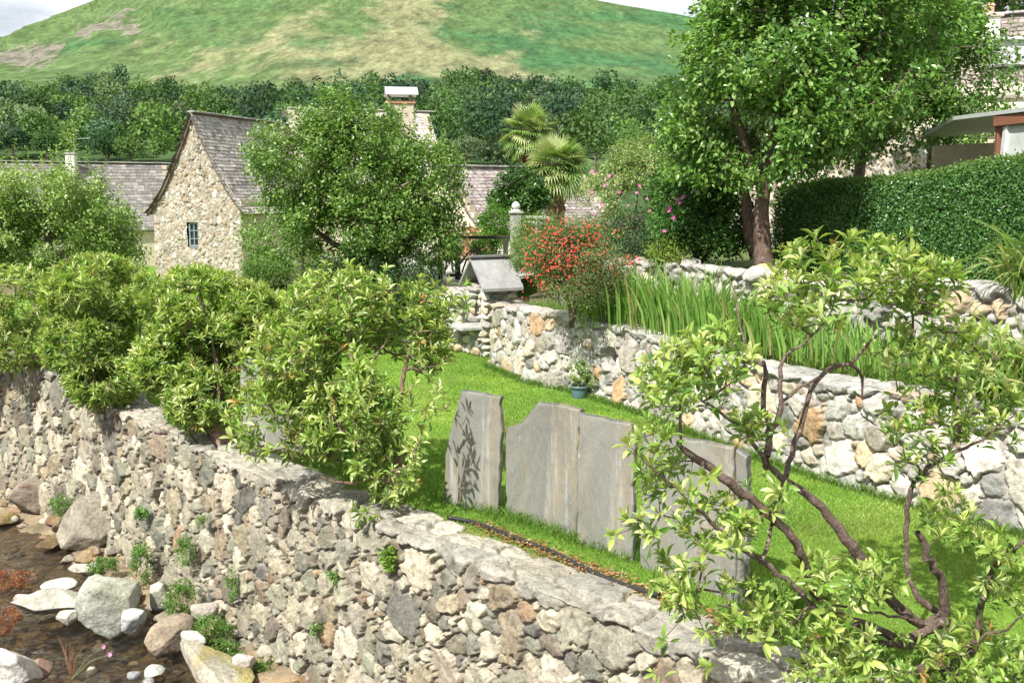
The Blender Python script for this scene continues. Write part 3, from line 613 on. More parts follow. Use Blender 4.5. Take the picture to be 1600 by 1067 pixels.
BL = [('boulder', 'large greenish grey boulder, the biggest rock standing in the stream', 172, 948, -1.42, 130, (1, .8, .85), .3, g1_, 1, -.25, (.45, .46, .40)),
      ('boulder', 'long pale flat boulder lying left of the big greenish one', 82, 938, -1.52, 130, (1, .6, .38), .1, g3_, 2, .1, None),
      ('boulder', 'upright whitish boulder wedged against the wall foot', 250, 935, -1.45, 56, (.9, .8, 1.25), .5, g3_, 3, -.3, None),
      ('boulder', 'blocky pale blue grey rock under the big greenish boulder', 208, 972, -1.50, 58, (1, .8, 1.1), .8, (.50, .52, .50), 4, .2, None),
      ('boulder', 'smooth brown egg shaped boulder at the water edge', 262, 998, -1.55, 84, (1.1, .75, .72), .6, g2_, 5, -.5, None),
      ('boulder', 'big tilted grey brown boulder leaning on the wall above the dark pool', 142, 812, -1.34, 108, (1.25, .8, .85), .6, (.26, .235, .185), 6, -.55, None),
      ('boulder', 'brown flat topped boulder at the wall foot by the left edge', 58, 778, -1.45, 96, (1.1, .8, .72), .2, (.27, .22, .175), 7, 0, (.25, .12, .06)),
      ('rock', 'small cream cobble above the big greenish boulder', 128, 888, -1.58, 50, (1, .7, .45), .1, (.60, .57, .48), 8, 0, None),
      ('rock', 'cream cobble beside the water left of the big boulder', 92, 916, -1.60, 50, (1.1, .7, .5), .4, (.58, .54, .45), 9, 0, None),
      ('rock', 'small orange stained cream stone in front of the greenish boulder', 108, 965, -1.60, 38, (1, .8, .9), .9, (.60, .56, .48), 10, .2, (.48, .24, .08)),
      ('rock', 'small pinkish stone in midstream near the left edge', 38, 934, -1.62, 44, (1.1, .7, .35), 0, (.52, .42, .36), 11, 0, None),
      ('boulder', 'rough white rock on the bank in the bottom left corner', 18, 1048, -1.45, 105, (1.1, 1, .8), .3, (.66, .62, .57), 12, .2, (.35, .25, .22)),
      ('boulder', 'round red brown cobble beside the white corner rock', 64, 1046, -1.58, 54, (1, .9, .8), .2, (.30, .20, .15), 13, 0, None),
      ('rock', 'pale grey square stone below the brown egg shaped boulder', 240, 1048, -1.62, 36, (1.1, .9, .7), .2, (.50, .52, .46), 14, 0, None),
      ('rock', 'small grey oval stone at the bottom edge below the square one', 232, 1066, -1.62, 32, (1, .8, .6), .9, (.42, .42, .42), 15, 0, None),
      ('rock', 'tiny grey stone left of the pale square stone', 212, 1054, -1.62, 26, (1, .8, .7), .1, (.34, .34, .36), 16, 0, None),
      ('boulder', 'long sloping slab of brown rock with moss along its edge at the wall foot', 335, 1050, -1.58, 150, (1.3, .55, .55), -.75, (.40, .37, .29), 17, .15, (.30, .26, .08)),
      ('rock', 'grey brown stone among the weeds above the sloping slab', 318, 955, -1.40, 52, (1.1, .8, .7), .2, (.42, .37, .32), 18, .1, None),
      ('rock', 'white stone tucked beside the sloping slab', 300, 1000, -1.50, 44, (1, .8, .9), .2, (.60, .58, .53), 19, .2, None),
      ('rock', 'dark wet mossy rock in the shade below the tilted boulder', 88, 846, -1.60, 62, (1.2, .8, .5), .2, (.14, .10, .05), 20, 0, None),
      ('rock', 'olive brown wet rock at the left edge of the stream', 8, 812, -1.62, 50, (1.2, .8, .5), .2, (.20, .15, .06), 21, 0, None),
      ('rock', 'small dark brown rock between the two wall foot boulders', 92, 822, -1.58, 30, (1, .9, .9), .2, (.20, .15, .09), 22, 0, None),
      ('rock', 'pale stone sunk in the weeds near the bottom of the wall', 382, 1035, -1.50, 46, (1, .8, .8), .5, (.52, .48, .42), 23, 0, None)]
for (n_, lab, u, v, z, wpx, size, rot, c, sdn, tl, stn) in BL: boulder(n_, lab, u, v, z, wpx, size, rot, c, sdn, tl, stn, 5 if wpx > 60 else 4)
rng = np.random.default_rng(77); parts = []
for k in range(2600):
    x = rng.uniform(-14, -1); y = rng.uniform(5, 17); dnn = x - nwx(y)
    if dnn > -.1 or dnn < -6: continue
    s = rng.uniform(.035, .14) * (rng.uniform(1.2, 2.4) if dnn > -.9 else 1); k3 = 3 if s > .15 else 2; V, F, C = rock_mesh(rng, (s * 1.3, s, s * .7), rng.uniform(0, 3), 0, pal(rng, 1, [(.26, .19, .11), (.34, .29, .22), (.20, .13, .07), (.38, .36, .30), (.30, .27, .21)])[0], k3)
    zz = ZW - .16 + .12 * rng.random() + (.16 if dnn > -.8 else 0); parts.append((V + np.array([x, y, zz]), F, C))
V, F, C = join(parts); tag(M('pebbles', V, F, MBOUL, None, C, True), kind='stuff')

# ------------------------------------------------------------------ standing slates
def slate(label, pts, Yl, Yr, seed, lean=0.0, group='upright slates fencing the lawn', thick=.045):
    """pts: outline in photo px, left and right base depth Yl/Yr"""
    pts = np.array(pts, float); ul, ur = pts[:, 0].min(), pts[:, 0].max(); rng = np.random.default_rng(seed)
    # the slab's plane: vertical through its two base corners
    A = W(ul, 800, Yl); B = W(ur, 800, Yr); t = nrm((B - A)[:2]); n = np.array([t[1], -t[0]])
    Q = []
    m = len(pts)
    for k in range(m):                   # subdivide and roughen the outline
        a, b = pts[k], pts[(k + 1) % m]; L = np.linalg.norm(b - a); q = max(1, int(L / 14))
        for j in range(q): Q.append(a + (b - a) * j / q + (rng.normal(size=2) * 1.1 if j else 0))
    P3 = []
    for u, v in Q:
        d = ray(u, v); den = d[0] * n[0] + d[1] * n[1]; s = (A[0] * n[0] + A[1] * n[1]) / den; P3.append(np.array([0, 0, EYE]) + d * s)
    P3 = np.array(P3); P3[:, 2] = np.where(P3[:, 2] < .06, -.06, P3[:, 2]); k = len(P3)
    N3 = np.array([n[0], n[1], 0]); c = P3.mean(0)
    inn = P3 + (c - P3) * .03; ju = rng.normal(size=(k, 1)) * .004
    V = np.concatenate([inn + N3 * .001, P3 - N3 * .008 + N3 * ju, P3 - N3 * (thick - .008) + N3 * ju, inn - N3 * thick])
    i = np.arange(k); j = (i + 1) % k
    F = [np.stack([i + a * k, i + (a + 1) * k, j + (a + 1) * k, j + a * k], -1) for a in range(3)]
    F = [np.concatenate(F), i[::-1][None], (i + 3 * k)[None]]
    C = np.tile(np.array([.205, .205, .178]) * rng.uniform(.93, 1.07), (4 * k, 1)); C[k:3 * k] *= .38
    C = C * (1 + .1 * rng.normal(size=(4 * k, 1)))
    o = M('standing_slate', V, F, MSLATE2, None, C, False, origin=(c[0], c[1], 0)); tag(o, label, 'slate slab', group); return o
def slate_mat():
    m, t, p, out = mat_new('standing_slate_grey'); L = t.links.new
    a = t.nodes.new('ShaderNodeAttribute'); a.attribute_name = 'col'
    tcn = t.nodes.new('ShaderNodeTexCoord')
    def noise(sc_, st, det=6, dist=0):
        mpn = t.nodes.new('ShaderNodeMapping'); mpn.inputs[3].default_value = st; n = nn(t, 'ShaderNodeTexNoise', Scale=sc_, Detail=det, Roughness=.65, Distortion=dist)
        L(tcn.outputs['Object'], mpn.inputs[0]); L(mpn.outputs[0], n.inputs['Vector']); return n
    def ramp(n, lo, hi):
        r = t.nodes.new('ShaderNodeMapRange'); r.inputs[1].default_value = lo; r.inputs[2].default_value = hi; L(n.outputs[0], r.inputs[0]); return r
    def mix(fac, prev, c, amt=1):
        mm = t.nodes.new('ShaderNodeMixRGB'); ml = t.nodes.new('ShaderNodeMath'); ml.operation = 'MULTIPLY'; ml.inputs[1].default_value = amt; L(fac.outputs[0], ml.inputs[0]); L(ml.outputs[0], mm.inputs[0]); L(prev, mm.inputs[1]); mm.inputs[2].default_value = (*c, 1); return mm.outputs[0]
    base = a.outputs['Color']
    n1 = noise(5, (1, 1, .12)); base = mix(ramp(n1, .52, .68), base, (.29, .225, .12), .7)      # rusty run-off streaks
    n2 = noise(9, (1.4, 1.4, .10)); base = mix(ramp(n2, .56, .66), base, (.36, .37, .37), .7)     # pale streaks
    n3 = noise(3.5, (1, 1, .8), 8, .8); base = mix(ramp(n3, .5, .62), base, (.15, .15, .14), .7)
    n4 = noise(40, (1, 1, .4), 4); base = mix(ramp(n4, .45, .75), base, (.30, .295, .27), .35)
    n5 = noise(14, (1, 1, 1), 6, 1); base = mix(ramp(n5, .66, .70), base, (.52, .51, .47), .7)
    L(base, p.inputs['Base Color']); p.inputs['Roughness'].default_value = .6; p.inputs['Specular IOR Level'].default_value = .35
    ad = t.nodes.new('ShaderNodeMath'); ad.operation = 'MULTIPLY_ADD'; ad.inputs[1].default_value = .5; L(n4.outputs[0], ad.inputs[0]); L(n3.outputs[0], ad.inputs[2])
    b = t.nodes.new('ShaderNodeBump'); b.inputs['Strength'].default_value = .9; b.inputs['Distance'].default_value = .012; L(ad.outputs[0], b.inputs['Height']); L(b.outputs[0], p.inputs['Normal'])
    return m
MSLATE2 = slate_mat()
slate('narrow upright slate slab with leaf shadows, leftmost of the tall ones by the open lawn', [(693, 805), (695, 712), (707, 660), (721, 609), (783, 619), (782, 690), (777, 826)], 8.35, 8.0, 1)
slate('upright slate slab with a stepped, chipped left shoulder', [(790, 822), (788, 680), (791, 668), (815, 660), (840, 628), (880, 632), (906, 640), (902, 720), (903, 800), (897, 868)], 8.05, 7.42, 2)
slate('upright slate slab between the stepped one and the foliage with a split at its foot', [(898, 868), (903, 800), (902, 720), (905, 645), (925, 649), (985, 662), (991, 700), (987, 905)], 7.40, 6.98, 3)
slate('widest upright slate slab, half hidden by bare branches', [(998, 905), (1003, 800), (1002, 672), (1050, 680), (1146, 698), (1146, 790), (1155, 810), (1143, 965)], 6.9, 6.25, 4)
slate('dark thin slate slab standing edge on beyond the widest one', [(1148, 962), (1150, 700), (1166, 712), (1168, 800), (1160, 958)], 6.3, 6.2, 14)
slate('upright slate slab hidden among the leaves of the shrub with bare branches', [(372, 700), (376, 563), (428, 558), (492, 566), (496, 712)], 9.9, 9.2, 5)
slate('small upright slate slab between the second and third shrub from the left edge', [(246, 672), (252, 600), (278, 597), (284, 676)], 11.6, 11.3, 6)
slate('thin dark upright slate left of the second shrub', [(84, 618), (82, 528), (108, 524), (112, 622)], 13.4, 13.1, 7)
slate('low slate slab at the foot of the leftmost shrub', [(-10, 585), (-8, 562), (34, 566), (34, 588)], 15.2, 14.7, 8)
slate('upright slate slab seen in the gap under the third shrub from the left', [(286, 690), (290, 640), (345, 646), (348, 700)], 11.1, 10.6, 9)
# ------------------------------------------------------------------ black hose on the coping
pts = [G(u, v, .03) for u, v in ((700, 808), (740, 815), (775, 828), (820, 846), (860, 860), (900, 880), (935, 898), (960, 907), (990, 918), (1030, 930))]
mb = MB(); d = np.array(pts); tt = np.linspace(0, 1, 60); s0 = np.linspace(0, 1, len(d)); P = np.stack([np.interp(tt, s0, d[:, k]) for k in range(3)], 1)
for _ in range(3): P[1:-1] = (P[:-2] + P[1:-1] * 2 + P[2:]) / 4
mb.tube(P, .016, 10); o = mb.build('garden_hose', plain('hose_rubber', (.025, .025, .027), .4, 50, .1), None, True, origin=P[0]); tag(o, 'black plastic hose running along the foot of the upright slates', 'hose')
# dead leaves and weeds at the slate feet
rng = np.random.default_rng(5); n = 1500; t = rng.random(n); a = G(760, 820); b = G(1180, 985); P = a + (b - a) * t[:, None]; P[:, :2] += rng.normal(size=(n, 2)) * .05 + np.array([-.05, -.06]); P[:, 2] = .012 + rng.random(n) * .03
V, F, C = leaves(P, nrm(rdir(rng, n) * [1, 1, .25]), np.tile([0, 0, 1.0], (n, 1)) + rdir(rng, n) * .4, rng.uniform(.015, .045, n), rng.uniform(.01, .025, n), T_S, pal(rng, n, [(.30, .14, .05), (.36, .22, .10), (.20, .10, .05), (.42, .33, .2)]))
tag(M('leaf_litter', V, F, MLEAFD, None, C), kind='stuff')

# ------------------------------------------------------------------ slate roofs
def slate_roof(name, parent, A, B, curve, rw=.17, sw=.24, seed=1, cols=((.22, .20, .195), (.27, .245, .235), (.18, .165, .16), (.32, .29, .27)), thick=.10, mat=None, ridge=True, lift=.022):
    """A->B ridge line; curve: list of (horizontal run, drop) from the ridge; run direction is to the right of A->B when positive"""
    rng = np.random.default_rng(seed); A = np.array(A, float); B = np.array(B, float); t = nrm(B - A); L = np.linalg.norm(B - A); hd = nrm(np.array([t[1], -t[0], 0]))
    cv = np.array(curve, float); seg = np.r_[0, np.cumsum(np.linalg.norm(np.diff(cv, axis=0), axis=1))]; nrow = int(seg[-1] / rw)
    mb = MB(); sg = 1 if cv[-1, 0] > 0 else -1
    def P(s, x, up): # s along slope, x along ridge, up = normal offset
        r = np.interp(s, seg, cv[:, 0]); dd = np.interp(s, seg, cv[:, 1]); e = .05; s = min(max(s, .06), seg[-1] - .06)
        r2 = np.interp(s + e, seg, cv[:, 0]); d2 = np.interp(s + e, seg, cv[:, 1]); r1 = np.interp(s - e, seg, cv[:, 0]); d1 = np.interp(s - e, seg, cv[:, 1])
        tr, td = r2 - r1, d2 - d1; q = math.hypot(tr, td); nr, nz_ = sg * td / q, sg * tr / q
        return A + t * x + hd * (r + nr * up) + np.array([0, 0, -dd + nz_ * up])
    xs_ = np.linspace(-.02, L + .02, 3)      # deck
    ks = np.linspace(0, seg[-1] - .05, 14); V = []; F = []
    for s in ks:
        for up in (-.004, -thick): 
            for x in (0, L): V.append(P(s, x, up))
    for i in range(13):
        a = i * 4; b = a + 4; F += [[a, a + 1, b + 1, b], [a + 2, b + 2, b + 3, a + 3], [a, b, b + 2, a + 2], [a + 1, a + 3, b + 3, b + 1]]
    F += [[0, 2, 3, 1], [52, 53, 55, 54]]; mb.add(V, np.array(F), (.12, .09, .075))
    SV = []; SF = []; SC = []
    for r in range(nrow + 1):
        s0 = r * rw; s1 = min(s0 + rw * 1.25, seg[-1] + .06); x = -.04 - rng.random() * sw * .5
        while x < L + .03:
            w_ = sw * rng.uniform(.7, 1.3); x1 = min(x + w_ - .012, L + .05); j0 = rng.uniform(-.02, .02); up = lift + rng.uniform(0, .012); sl = rng.uniform(-.012, .012)
            k = len(SV); c = np.array(cols[rng.integers(len(cols))]) * rng.uniform(.85, 1.15)
            a_ = P(s0, x, .004); b_ = P(s0, x1, .004); c_ = P(s1 + j0, x1, up + sl); d__ = P(s1 + j0, x, up - sl); n_ = nrm(np.cross(b_ - a_, d__ - a_))
            if n_[2] < 0: n_ = -n_
            SV += [a_, b_, c_, d__, c_ - n_ * .018, d__ - n_ * .018]; SF += [[k, k + 3, k + 2, k + 1], [k + 3, k + 5, k + 4, k + 2]]; SC += [c] * 6; x += w_
    mb.add(np.array(SV), np.array(SF), np.array(SC))
    if ridge:
        x = 0
        while x < L:
            w_ = rng.uniform(.3, .42); mb.box(A + t * (x + w_ / 2) + np.array([0, 0, .03 + rng.uniform(0, .012)]), (w_, .30, .05), math.atan2(t[1], t[0]), np.array([.36, .35, .34]) * rng.uniform(.8, 1.2), .01); x += w_ * .97
    return mb.build(name, mat or MROOF, parent)
MWOOD = plain('old_wood', (.16, .09, .06), .8, 30, .25, stretch=(1, 1, .2)); MBLUE = plain('blue_grey_paint', (.20, .27, .30), .6, 30, .15)
m_, t_, p_, o_ = mat_new('window_glass'); p_.inputs['Base Color'].default_value = (.03, .035, .04, 1); p_.inputs['Roughness'].default_value = .08; p_.inputs['Specular IOR Level'].default_value = .8; MGLASS = m_
def gable_wall(name, parent, O, t, n, prof, zb, res, palf, mat, seed, hole=None, classes=None, mortar=(.34, .295, .235)):
    """prof: (half width list as function of height) via left/right polylines [(x,z)...] ascending; O origin at gable centre base; t tangent, n outward"""
    rng = np.random.default_rng(seed); pl = np.array(prof); x0, x1 = pl[:, 0].min(), pl[:, 0].max(); z0, z1 = zb, pl[:, 1].max()
    # mapped grid: rows between left and right edge at each height
    zs = np.arange(z0, z1, res); left = pl[pl[:, 0] <= 0]; right = pl[pl[:, 0] >= 0]; left = left[np.argsort(left[:, 1])]; right = right[np.argsort(right[:, 1])]
    xl = np.interp(zs, left[:, 1], left[:, 0]); xr = np.interp(zs, right[:, 1], right[:, 0]); nx = int((x1 - x0) / res); f = np.linspace(0, 1, nx)
    X = xl[None] + (xr - xl)[None] * f[:, None]; Z = np.broadcast_to(zs, X.shape)
    A, T = seeds(x1 - x0 + .6, z1 - z0, classes or [(.11, .16, 120, .8), (.065, .10, 1600, .70), (.04, .06, 6000, .7)], rng, (1, 2.4), 0, .25)
    h, C = stones(X.ravel() - x0 + .3, Z.ravel() - z0, A, T, rng, palf, depth=.04, prot=.03, mortar=mortar, seed=seed, warp=.02, bev=.03)
    h = h.reshape(X.shape)
    t3 = np.array([t[0], t[1], 0]); n3 = np.array([n[0], n[1], 0]); V = np.array(O) + X[..., None] * t3 + h[..., None] * n3; V[..., 2] = Z
    nu, ns = X.shape; i = np.arange(nu - 1)[:, None] * ns; j = np.arange(ns - 1)[None]; F = np.stack([i + j, i + ns + j, i + ns + j + 1, i + j + 1], -1).reshape(-1, 4)
    if hole: 
        Xf, Zf = X.ravel()[F].mean(1), Z.ravel()[F].mean(1); keep = ~((Xf > hole[0]) & (Xf < hole[1]) & (Zf > hole[2]) & (Zf < hole[3])); F = F[keep]
    return M(name, V.reshape(-1, 3), F, mat, parent, C, True)
def window(parent, O, t, n, x0, x1, z0, z1, mat, bars=(1, 2), fw=.06, inset=.12):
    t3 = np.array([t[0], t[1], 0]); n3 = np.array([n[0], n[1], 0]); ax = [t3, n3, np.array([0, 0, 1])]; cx, cz = (x0 + x1) / 2, (z0 + z1) / 2
    f = MB()
    def P(x, z, o): p = np.array(O) + t3 * x + n3 * o; p[2] = z; return p
    f.box(P(x0 + fw / 2, cz, -inset), (fw, .07, z1 - z0), ax=ax, bev=.006); f.box(P(x1 - fw / 2, cz, -inset), (fw, .07, z1 - z0), ax=ax, bev=.006)
    f.box(P(cx, z1 - fw / 2, -inset), (x1 - x0 - 2 * fw, .068, fw), ax=ax, bev=.006); f.box(P(cx, z0 + fw / 2, -inset), (x1 - x0 - 2 * fw, .068, fw), ax=ax, bev=.006)
    for k in range(1, bars[0] + 1): f.box(P(x0 + (x1 - x0) * k / (bars[0] + 1), cz, -inset), (.035, .05, z1 - z0 - 2 * fw), ax=ax)
    for k in range(1, bars[1] + 1): f.box(P(cx, z0 + (z1 - z0) * k / (bars[1] + 1), -inset), (x1 - x0 - 2 * fw, .046, .03), ax=ax)
    w_ = f.build('window', mat, parent); g = MB(); g.box(P(cx, cz, -inset - .04), (x1 - x0 - .04, .012, z1 - z0 - .04), ax=ax); g.build('pane', MGLASS, w_)
    return w_
def quad_wall(mb, a, b, z0, z1, th=.3, col=(.6, .52, .4)):
    a = np.array(a, float); b = np.array(b, float); t = nrm(b - a); L = np.linalg.norm(b - a); c = (a + b) / 2
    mb.box((c[0], c[1], (z0 + z1) / 2), (L, th, z1 - z0), math.atan2(t[1], t[0]), col)
# --- barn
BY = 40.0; ap = W(300, 176, BY); rdv = nrm(np.array([.28, .96, 0])); tg2 = np.array([rdv[1], -rdv[0]]); ng = -rdv[:2]
o_barn = thing('stone_barn', 'small stone barn with a steep slate roof and one blue window in its gable', 'barn', (ap[0], ap[1], -1.2))
hw = 1.95; prof = [(-hw, -1.2), (-hw, 2.05), (-1.37, 3.1 - .1), (-.95, ap[2] - 2.05), (0, ap[2] - .02), (.0, ap[2] - .02), (.95, ap[2] - 2.05), (1.37, 3.0), (hw, 2.05), (hw, -1.2)]
O = np.array([ap[0], ap[1], 0])
dzw = lambda v: W(300, v, BY)[2]; uxw = lambda u: (W(u, 350, BY)[0] - ap[0])
wx0, wx1, wz0, wz1 = uxw(290), uxw(309), dzw(386), dzw(348)
gable_wall('gable_wall', o_barn, O, tg2, ng, prof, -1.2, .028, pal_barn, MBARN, 3, (wx0, wx1, wz0, wz1))
window(o_barn, O, tg2, ng, wx0, wx1, wz0, wz1, MBLUE, (1, 2), .07)
crv = [(0, 0), (.5, 1.12), (.98, 2.05), (1.45, 2.92), (1.9, 3.5), (2.25, 3.85)]
A0 = ap + np.append(ng * .10, 0) ; B0 = ap + np.append(rdv[:2] * 9.5, 0)
slate_roof('roof', o_barn, A0, B0, crv, .15, .22, 1, cols=((.33, .295, .27), (.39, .355, .33), (.26, .235, .215), (.44, .41, .38))); slate_roof('roof', o_barn, A0, B0, [(-a, b) for a, b in crv], .15, .22, 2, ridge=False)
mb = MB()
for sg in (-1, 1):
    a = O[:2] + tg2 * sg * (hw - .16); quad_wall(mb, a + rdv[:2] * .05, a + rdv[:2] * 9.3, -1.2, 2.25, .3, (.56, .48, .37))
e = O[:2] + rdv[:2] * 9.3; quad_wall(mb, e - tg2 * (hw - .32), e + tg2 * (hw - .32), -1.2, 2.2, .25, (.6, .52, .4)); mb.build('side_wall', MBARN, o_barn)
mb = MB()
for sg in (-1, 1):   # thin barge stones under the verge
    P = np.array([np.append(O[:2] + tg2 * sg * (a - .05) + ng * .04, ap[2] - b - .09) for a, b in crv]); mb.tube(P, .035, 6)
mb.build('verge_board', MWOOD, o_barn)
# --- long slate roofed building at far left
Yb = 58.0; a = W(-420, 208, Yb - 8); b = W(262, 256, Yb + 2); a[2] = b[2] = W(262, 256, Yb + 2)[2]
LZ = b[2]; o_lb = thing('long_building', 'long low building with a dark grey slate roof behind the left fruit tree', 'building', ((a[0] + b[0]) / 2, (a[1] + b[1]) / 2, -1.5))
slate_roof('roof', o_lb, a, b, [(0, 0), (1.2, 1.5), (2.4, 2.9), (3.3, 3.7)], .22, .34, 5, cols=((.20, .185, .17), (.24, .225, .21), (.16, .15, .14)))
slate_roof('roof', o_lb, a, b, [(0, 0), (-1.2, 1.5), (-2.4, 2.9), (-3.3, 3.7)], .45, .8, 6, cols=((.19, .18, .17), (.23, .22, .205)), ridge=False)
t = nrm((b - a)[:2]); n = np.array([t[1], -t[0]]); mb = MB(); 
for sg in (-1, 1): quad_wall(mb, a[:2] + n * sg * 2.9 + t * .2, b[:2] + n * sg * 2.9 - t * .2, -1.6, LZ - 3.6, .3)
for q in (a[:2] + t * .25, b[:2] - t * .25):
    for k in range(10): ww = 2.75 * (1 - k / 10) ; quad_wall(mb, q - n * ww, q + n * ww, (LZ - 3.4 + k * .33) if k else -1.6, LZ - 3.07 + k * .33, .25)
mb.build('wall', MBARN, o_lb)
cpt = a + (b - a) * .60; cpt = np.array([W(113, 240, 57)[0], 56.8, LZ]); mb = MB(); mb.box(cpt + [0, 0, -.2], (.5, .45, 1.2), .1, (.62, .60, .56), .03); mb.box(cpt + [0, 0, .45], (.6, .55, .08), .1, (.45, .44, .42), .02); ch = mb.build('chimney', MBARN, o_lb)
mb = MB(); mb.tube([cpt + [.2, 0, .45], cpt + [.2, 0, 1.35]], .025, 6); mb.tube([cpt + [-.3, 0, 1.2], cpt + [1.1, 0, 1.28]], .018, 6)
for k in range(5): mb.tube([cpt + [.0 + k * .22, -.22, 1.22 + k * .01], cpt + [.0 + k * .22, .22, 1.22 + k * .01]], .012, 5)
mb.build('aerial', plain('metal_grey', (.4, .4, .42), .4, 20, .1, metal=.7), ch)
# --- chimney house behind the middle tree
Yc = 47.0; a = W(452, 184, Yc); b = W(606, 174, Yc + 1.5); b2 = W(668, 176, Yc + 2.2); z = b[2]; a[2] = z; b2[2] = z
o_ch = thing('house', 'house with pale sunlit roof and a tall chimney behind the large fruit tree', 'house', (b[0], b[1], -1))
slate_roof('roof', o_ch, a, b2, [(0, 0), (1.2, 1.25), (2.6, 2.7), (3.6, 3.5)], .18, .26, 8, cols=((.42, .38, .35), (.48, .44, .40), (.36, .33, .31)))
slate_roof('roof', o_ch, a, b2, [(0, 0), (-1.2, 1.25), (-2.6, 2.7), (-3.6, 3.5)], .4, .6, 9, ridge=False)
t = nrm((b2 - a)[:2]); n = np.array([t[1], -t[0]]); mb = MB()
for sg in (-1, 1): quad_wall(mb, a[:2] + n * sg * 3.2, b2[:2] + n * sg * 3.2, -1.2, z - 3.2, .3)
for q in (a[:2] + t * .2, b2[:2] - t * .2):
    for k in range(10): ww = 3.0 * (1 - k / 10); quad_wall(mb, q - n * ww, q + n * ww, (z - 3.2 + k * .31) if k else -1.2, z - 2.9 + k * .31, .25)
mb.build('wall', MBARN, o_ch)
cc = W(625, 170, 43.5); mb = MB(); zt_ = W(625, 163, 43.5)[2]
mb.box((cc[0], cc[1], (zt_ - 1.0) / 2), (1.12, .8, zt_ + 1.0), .18, (.52, .45, .36), .03); mb.box((cc[0], cc[1], zt_ + .04), (1.24, .92, .12), .18, (.42, .22, .14), .02)
for sx in (-.45, .45):
    for sy in (-.3, .3): mb.box((cc[0] + sx, cc[1] + sy, zt_ + .22), (.1, .1, .28), .18, (.25, .2, .18))
ch = mb.build('chimney', MBARN, o_ch)
mb = MB(); q = np.array([cc[0], cc[1], zt_ + .36]); ca_, sa_ = math.cos(.18), math.sin(.18); ex = np.array([ca_, sa_, 0]); ey = np.array([-sa_, ca_, 0])
V = [q + ex * x + ey * y + np.array([0, 0, zz]) for x in (-.62, .72) for (y, zz) in ((-.62, 0), (0, .34), (.55, .0), (-.62, -.03), (0, .30), (.55, -.03))]
mb.add(V, np.array([[0, 6, 7, 1], [1, 7, 8, 2], [3, 4, 10, 9], [4, 5, 11, 10], [0, 1, 4, 3], [1, 2, 5, 4], [6, 9, 10, 7], [7, 10, 11, 8], [0, 3, 9, 6], [2, 8, 11, 5]]))
mb.build('chimney_cap', plain('zinc_sheet', (.62, .64, .66), .35, 6, .08, metal=.6), ch)
# --- cottage beside the palms
Yd = 36.0; a = W(690, 254, Yd - 2); b = W(905, 266, Yd + 2.5); z = W(795, 262, Yd)[2]; a[2] = b[2] = z
o_ct = thing('cottage', 'cottage with a purplish slate roof between the large fruit tree and the palms', 'cottage', ((a[0] + b[0]) / 2, Yd, 0))
slate_roof('roof', o_ct, a, b, [(0, 0), (.75, .85), (1.5, 1.65), (2.3, 2.05)], .15, .22, 11, cols=((.33, .28, .27), (.38, .33, .31), (.28, .24, .23)))
slate_roof('roof', o_ct, a, b, [(0, 0), (-.75, .85), (-1.5, 1.65), (-2.3, 2.05)], .4, .6, 12, ridge=False)
t = nrm((b - a)[:2]); n = np.array([t[1], -t[0]]); mb = MB()
for sg in (-1, 1): quad_wall(mb, a[:2] + n * sg * 1.95, b[:2] + n * sg * 1.95, -.2, z - 1.95, .3)
for q in (a[:2] + t * .15, b[:2] - t * .15):
    for k in range(8): ww = 1.8 * (1 - k / 8); quad_wall(mb, q - n * ww, q + n * ww, (z - 1.95 + k * .23) if k else -.2, z - 1.72 + k * .23, .25)
mb.build('wall', MBARN, o_ct)
mb = MB(); q0 = a + np.append(n * 2.2, -2.18); q1 = b + np.append(n * 2.2, -2.18); mb.tube([q0, q1], .06, 4); mb.build('fascia', plain('red_brown_paint', (.22, .06, .03), .6, 20), o_ct)
mb = MB()
for k in range(3): c = a[:2] + t * (1.1 + 1.3 * k) + n * 2.13; mb.box((c[0], c[1], .75), (.8, .05, 1.3), math.atan2(t[1], t[0]), (.2, .05, .03), .01)
for k in range(1): mb.build('door', plain('red_door', (.24, .05, .035), .55, 20), o_ct)
# --- right hand house, upper right corner
Yr = 24.0; a = W(1440, 36, Yr); b = W(1760, 40, Yr - 2.2); a[2] = b[2] = a[2]; z = a[2]
o_rh = thing('house', 'cream walled house with a brown slate roof in the top right corner', 'house', ((a[0] + b[0]) / 2, Yr, 1.6))
slate_roof('roof', o_rh, a, b, [(0, 0), (.9, 1.0), (1.8, 1.9)], .13, .2, 21, cols=((.25, .21, .185), (.30, .26, .235), (.20, .175, .16)))
slate_roof('roof', o_rh, a, b, [(0, 0), (-.9, 1.0), (-1.8, 1.9)], .3, .4, 22, ridge=False)
t = nrm((b - a)[:2]); n = np.array([t[1], -t[0]]); mb = MB()
quad_wall(mb, a[:2] + n * 1.6 + t * .1, b[:2] + n * 1.6, 1.4, z - 1.6, .3, (.66, .60, .48)); quad_wall(mb, a[:2] - n * 1.6 + t * .1, b[:2] - n * 1.6, 1.4, z - 1.6, .3, (.66, .60, .48))
for k in range(8): ww = 1.45 * (1 - k / 8); quad_wall(mb, a[:2] + t * .25 - n * ww, a[:2] + t * .25 + n * ww, (z - 1.7 + k * .21) if k else 1.4, z - 1.49 + k * .21, .25, (.66, .60, .48))
mb.build('wall', MBARN, o_rh)
cc = W(1543, 60, 22.6); mb = MB(); zt_ = W(1543, 28, 22.6)[2]; mb.box((cc[0], cc[1], zt_ / 2 + .8), (.36, .42, zt_ - 1.6), -.1, (.74, .70, .60), .02); mb.box((cc[0], cc[1], zt_ + .03), (.46, .52, .08), -.1, (.6, .5, .42), .01)
mb.lathe((cc[0], cc[1], zt_ + .07), [(.10, 0), (.10, .15), (.12, .17), (.09, .22), (0, .22)], 12, (.55, .35, .25)); mb.build('chimney', MBARN, o_rh)
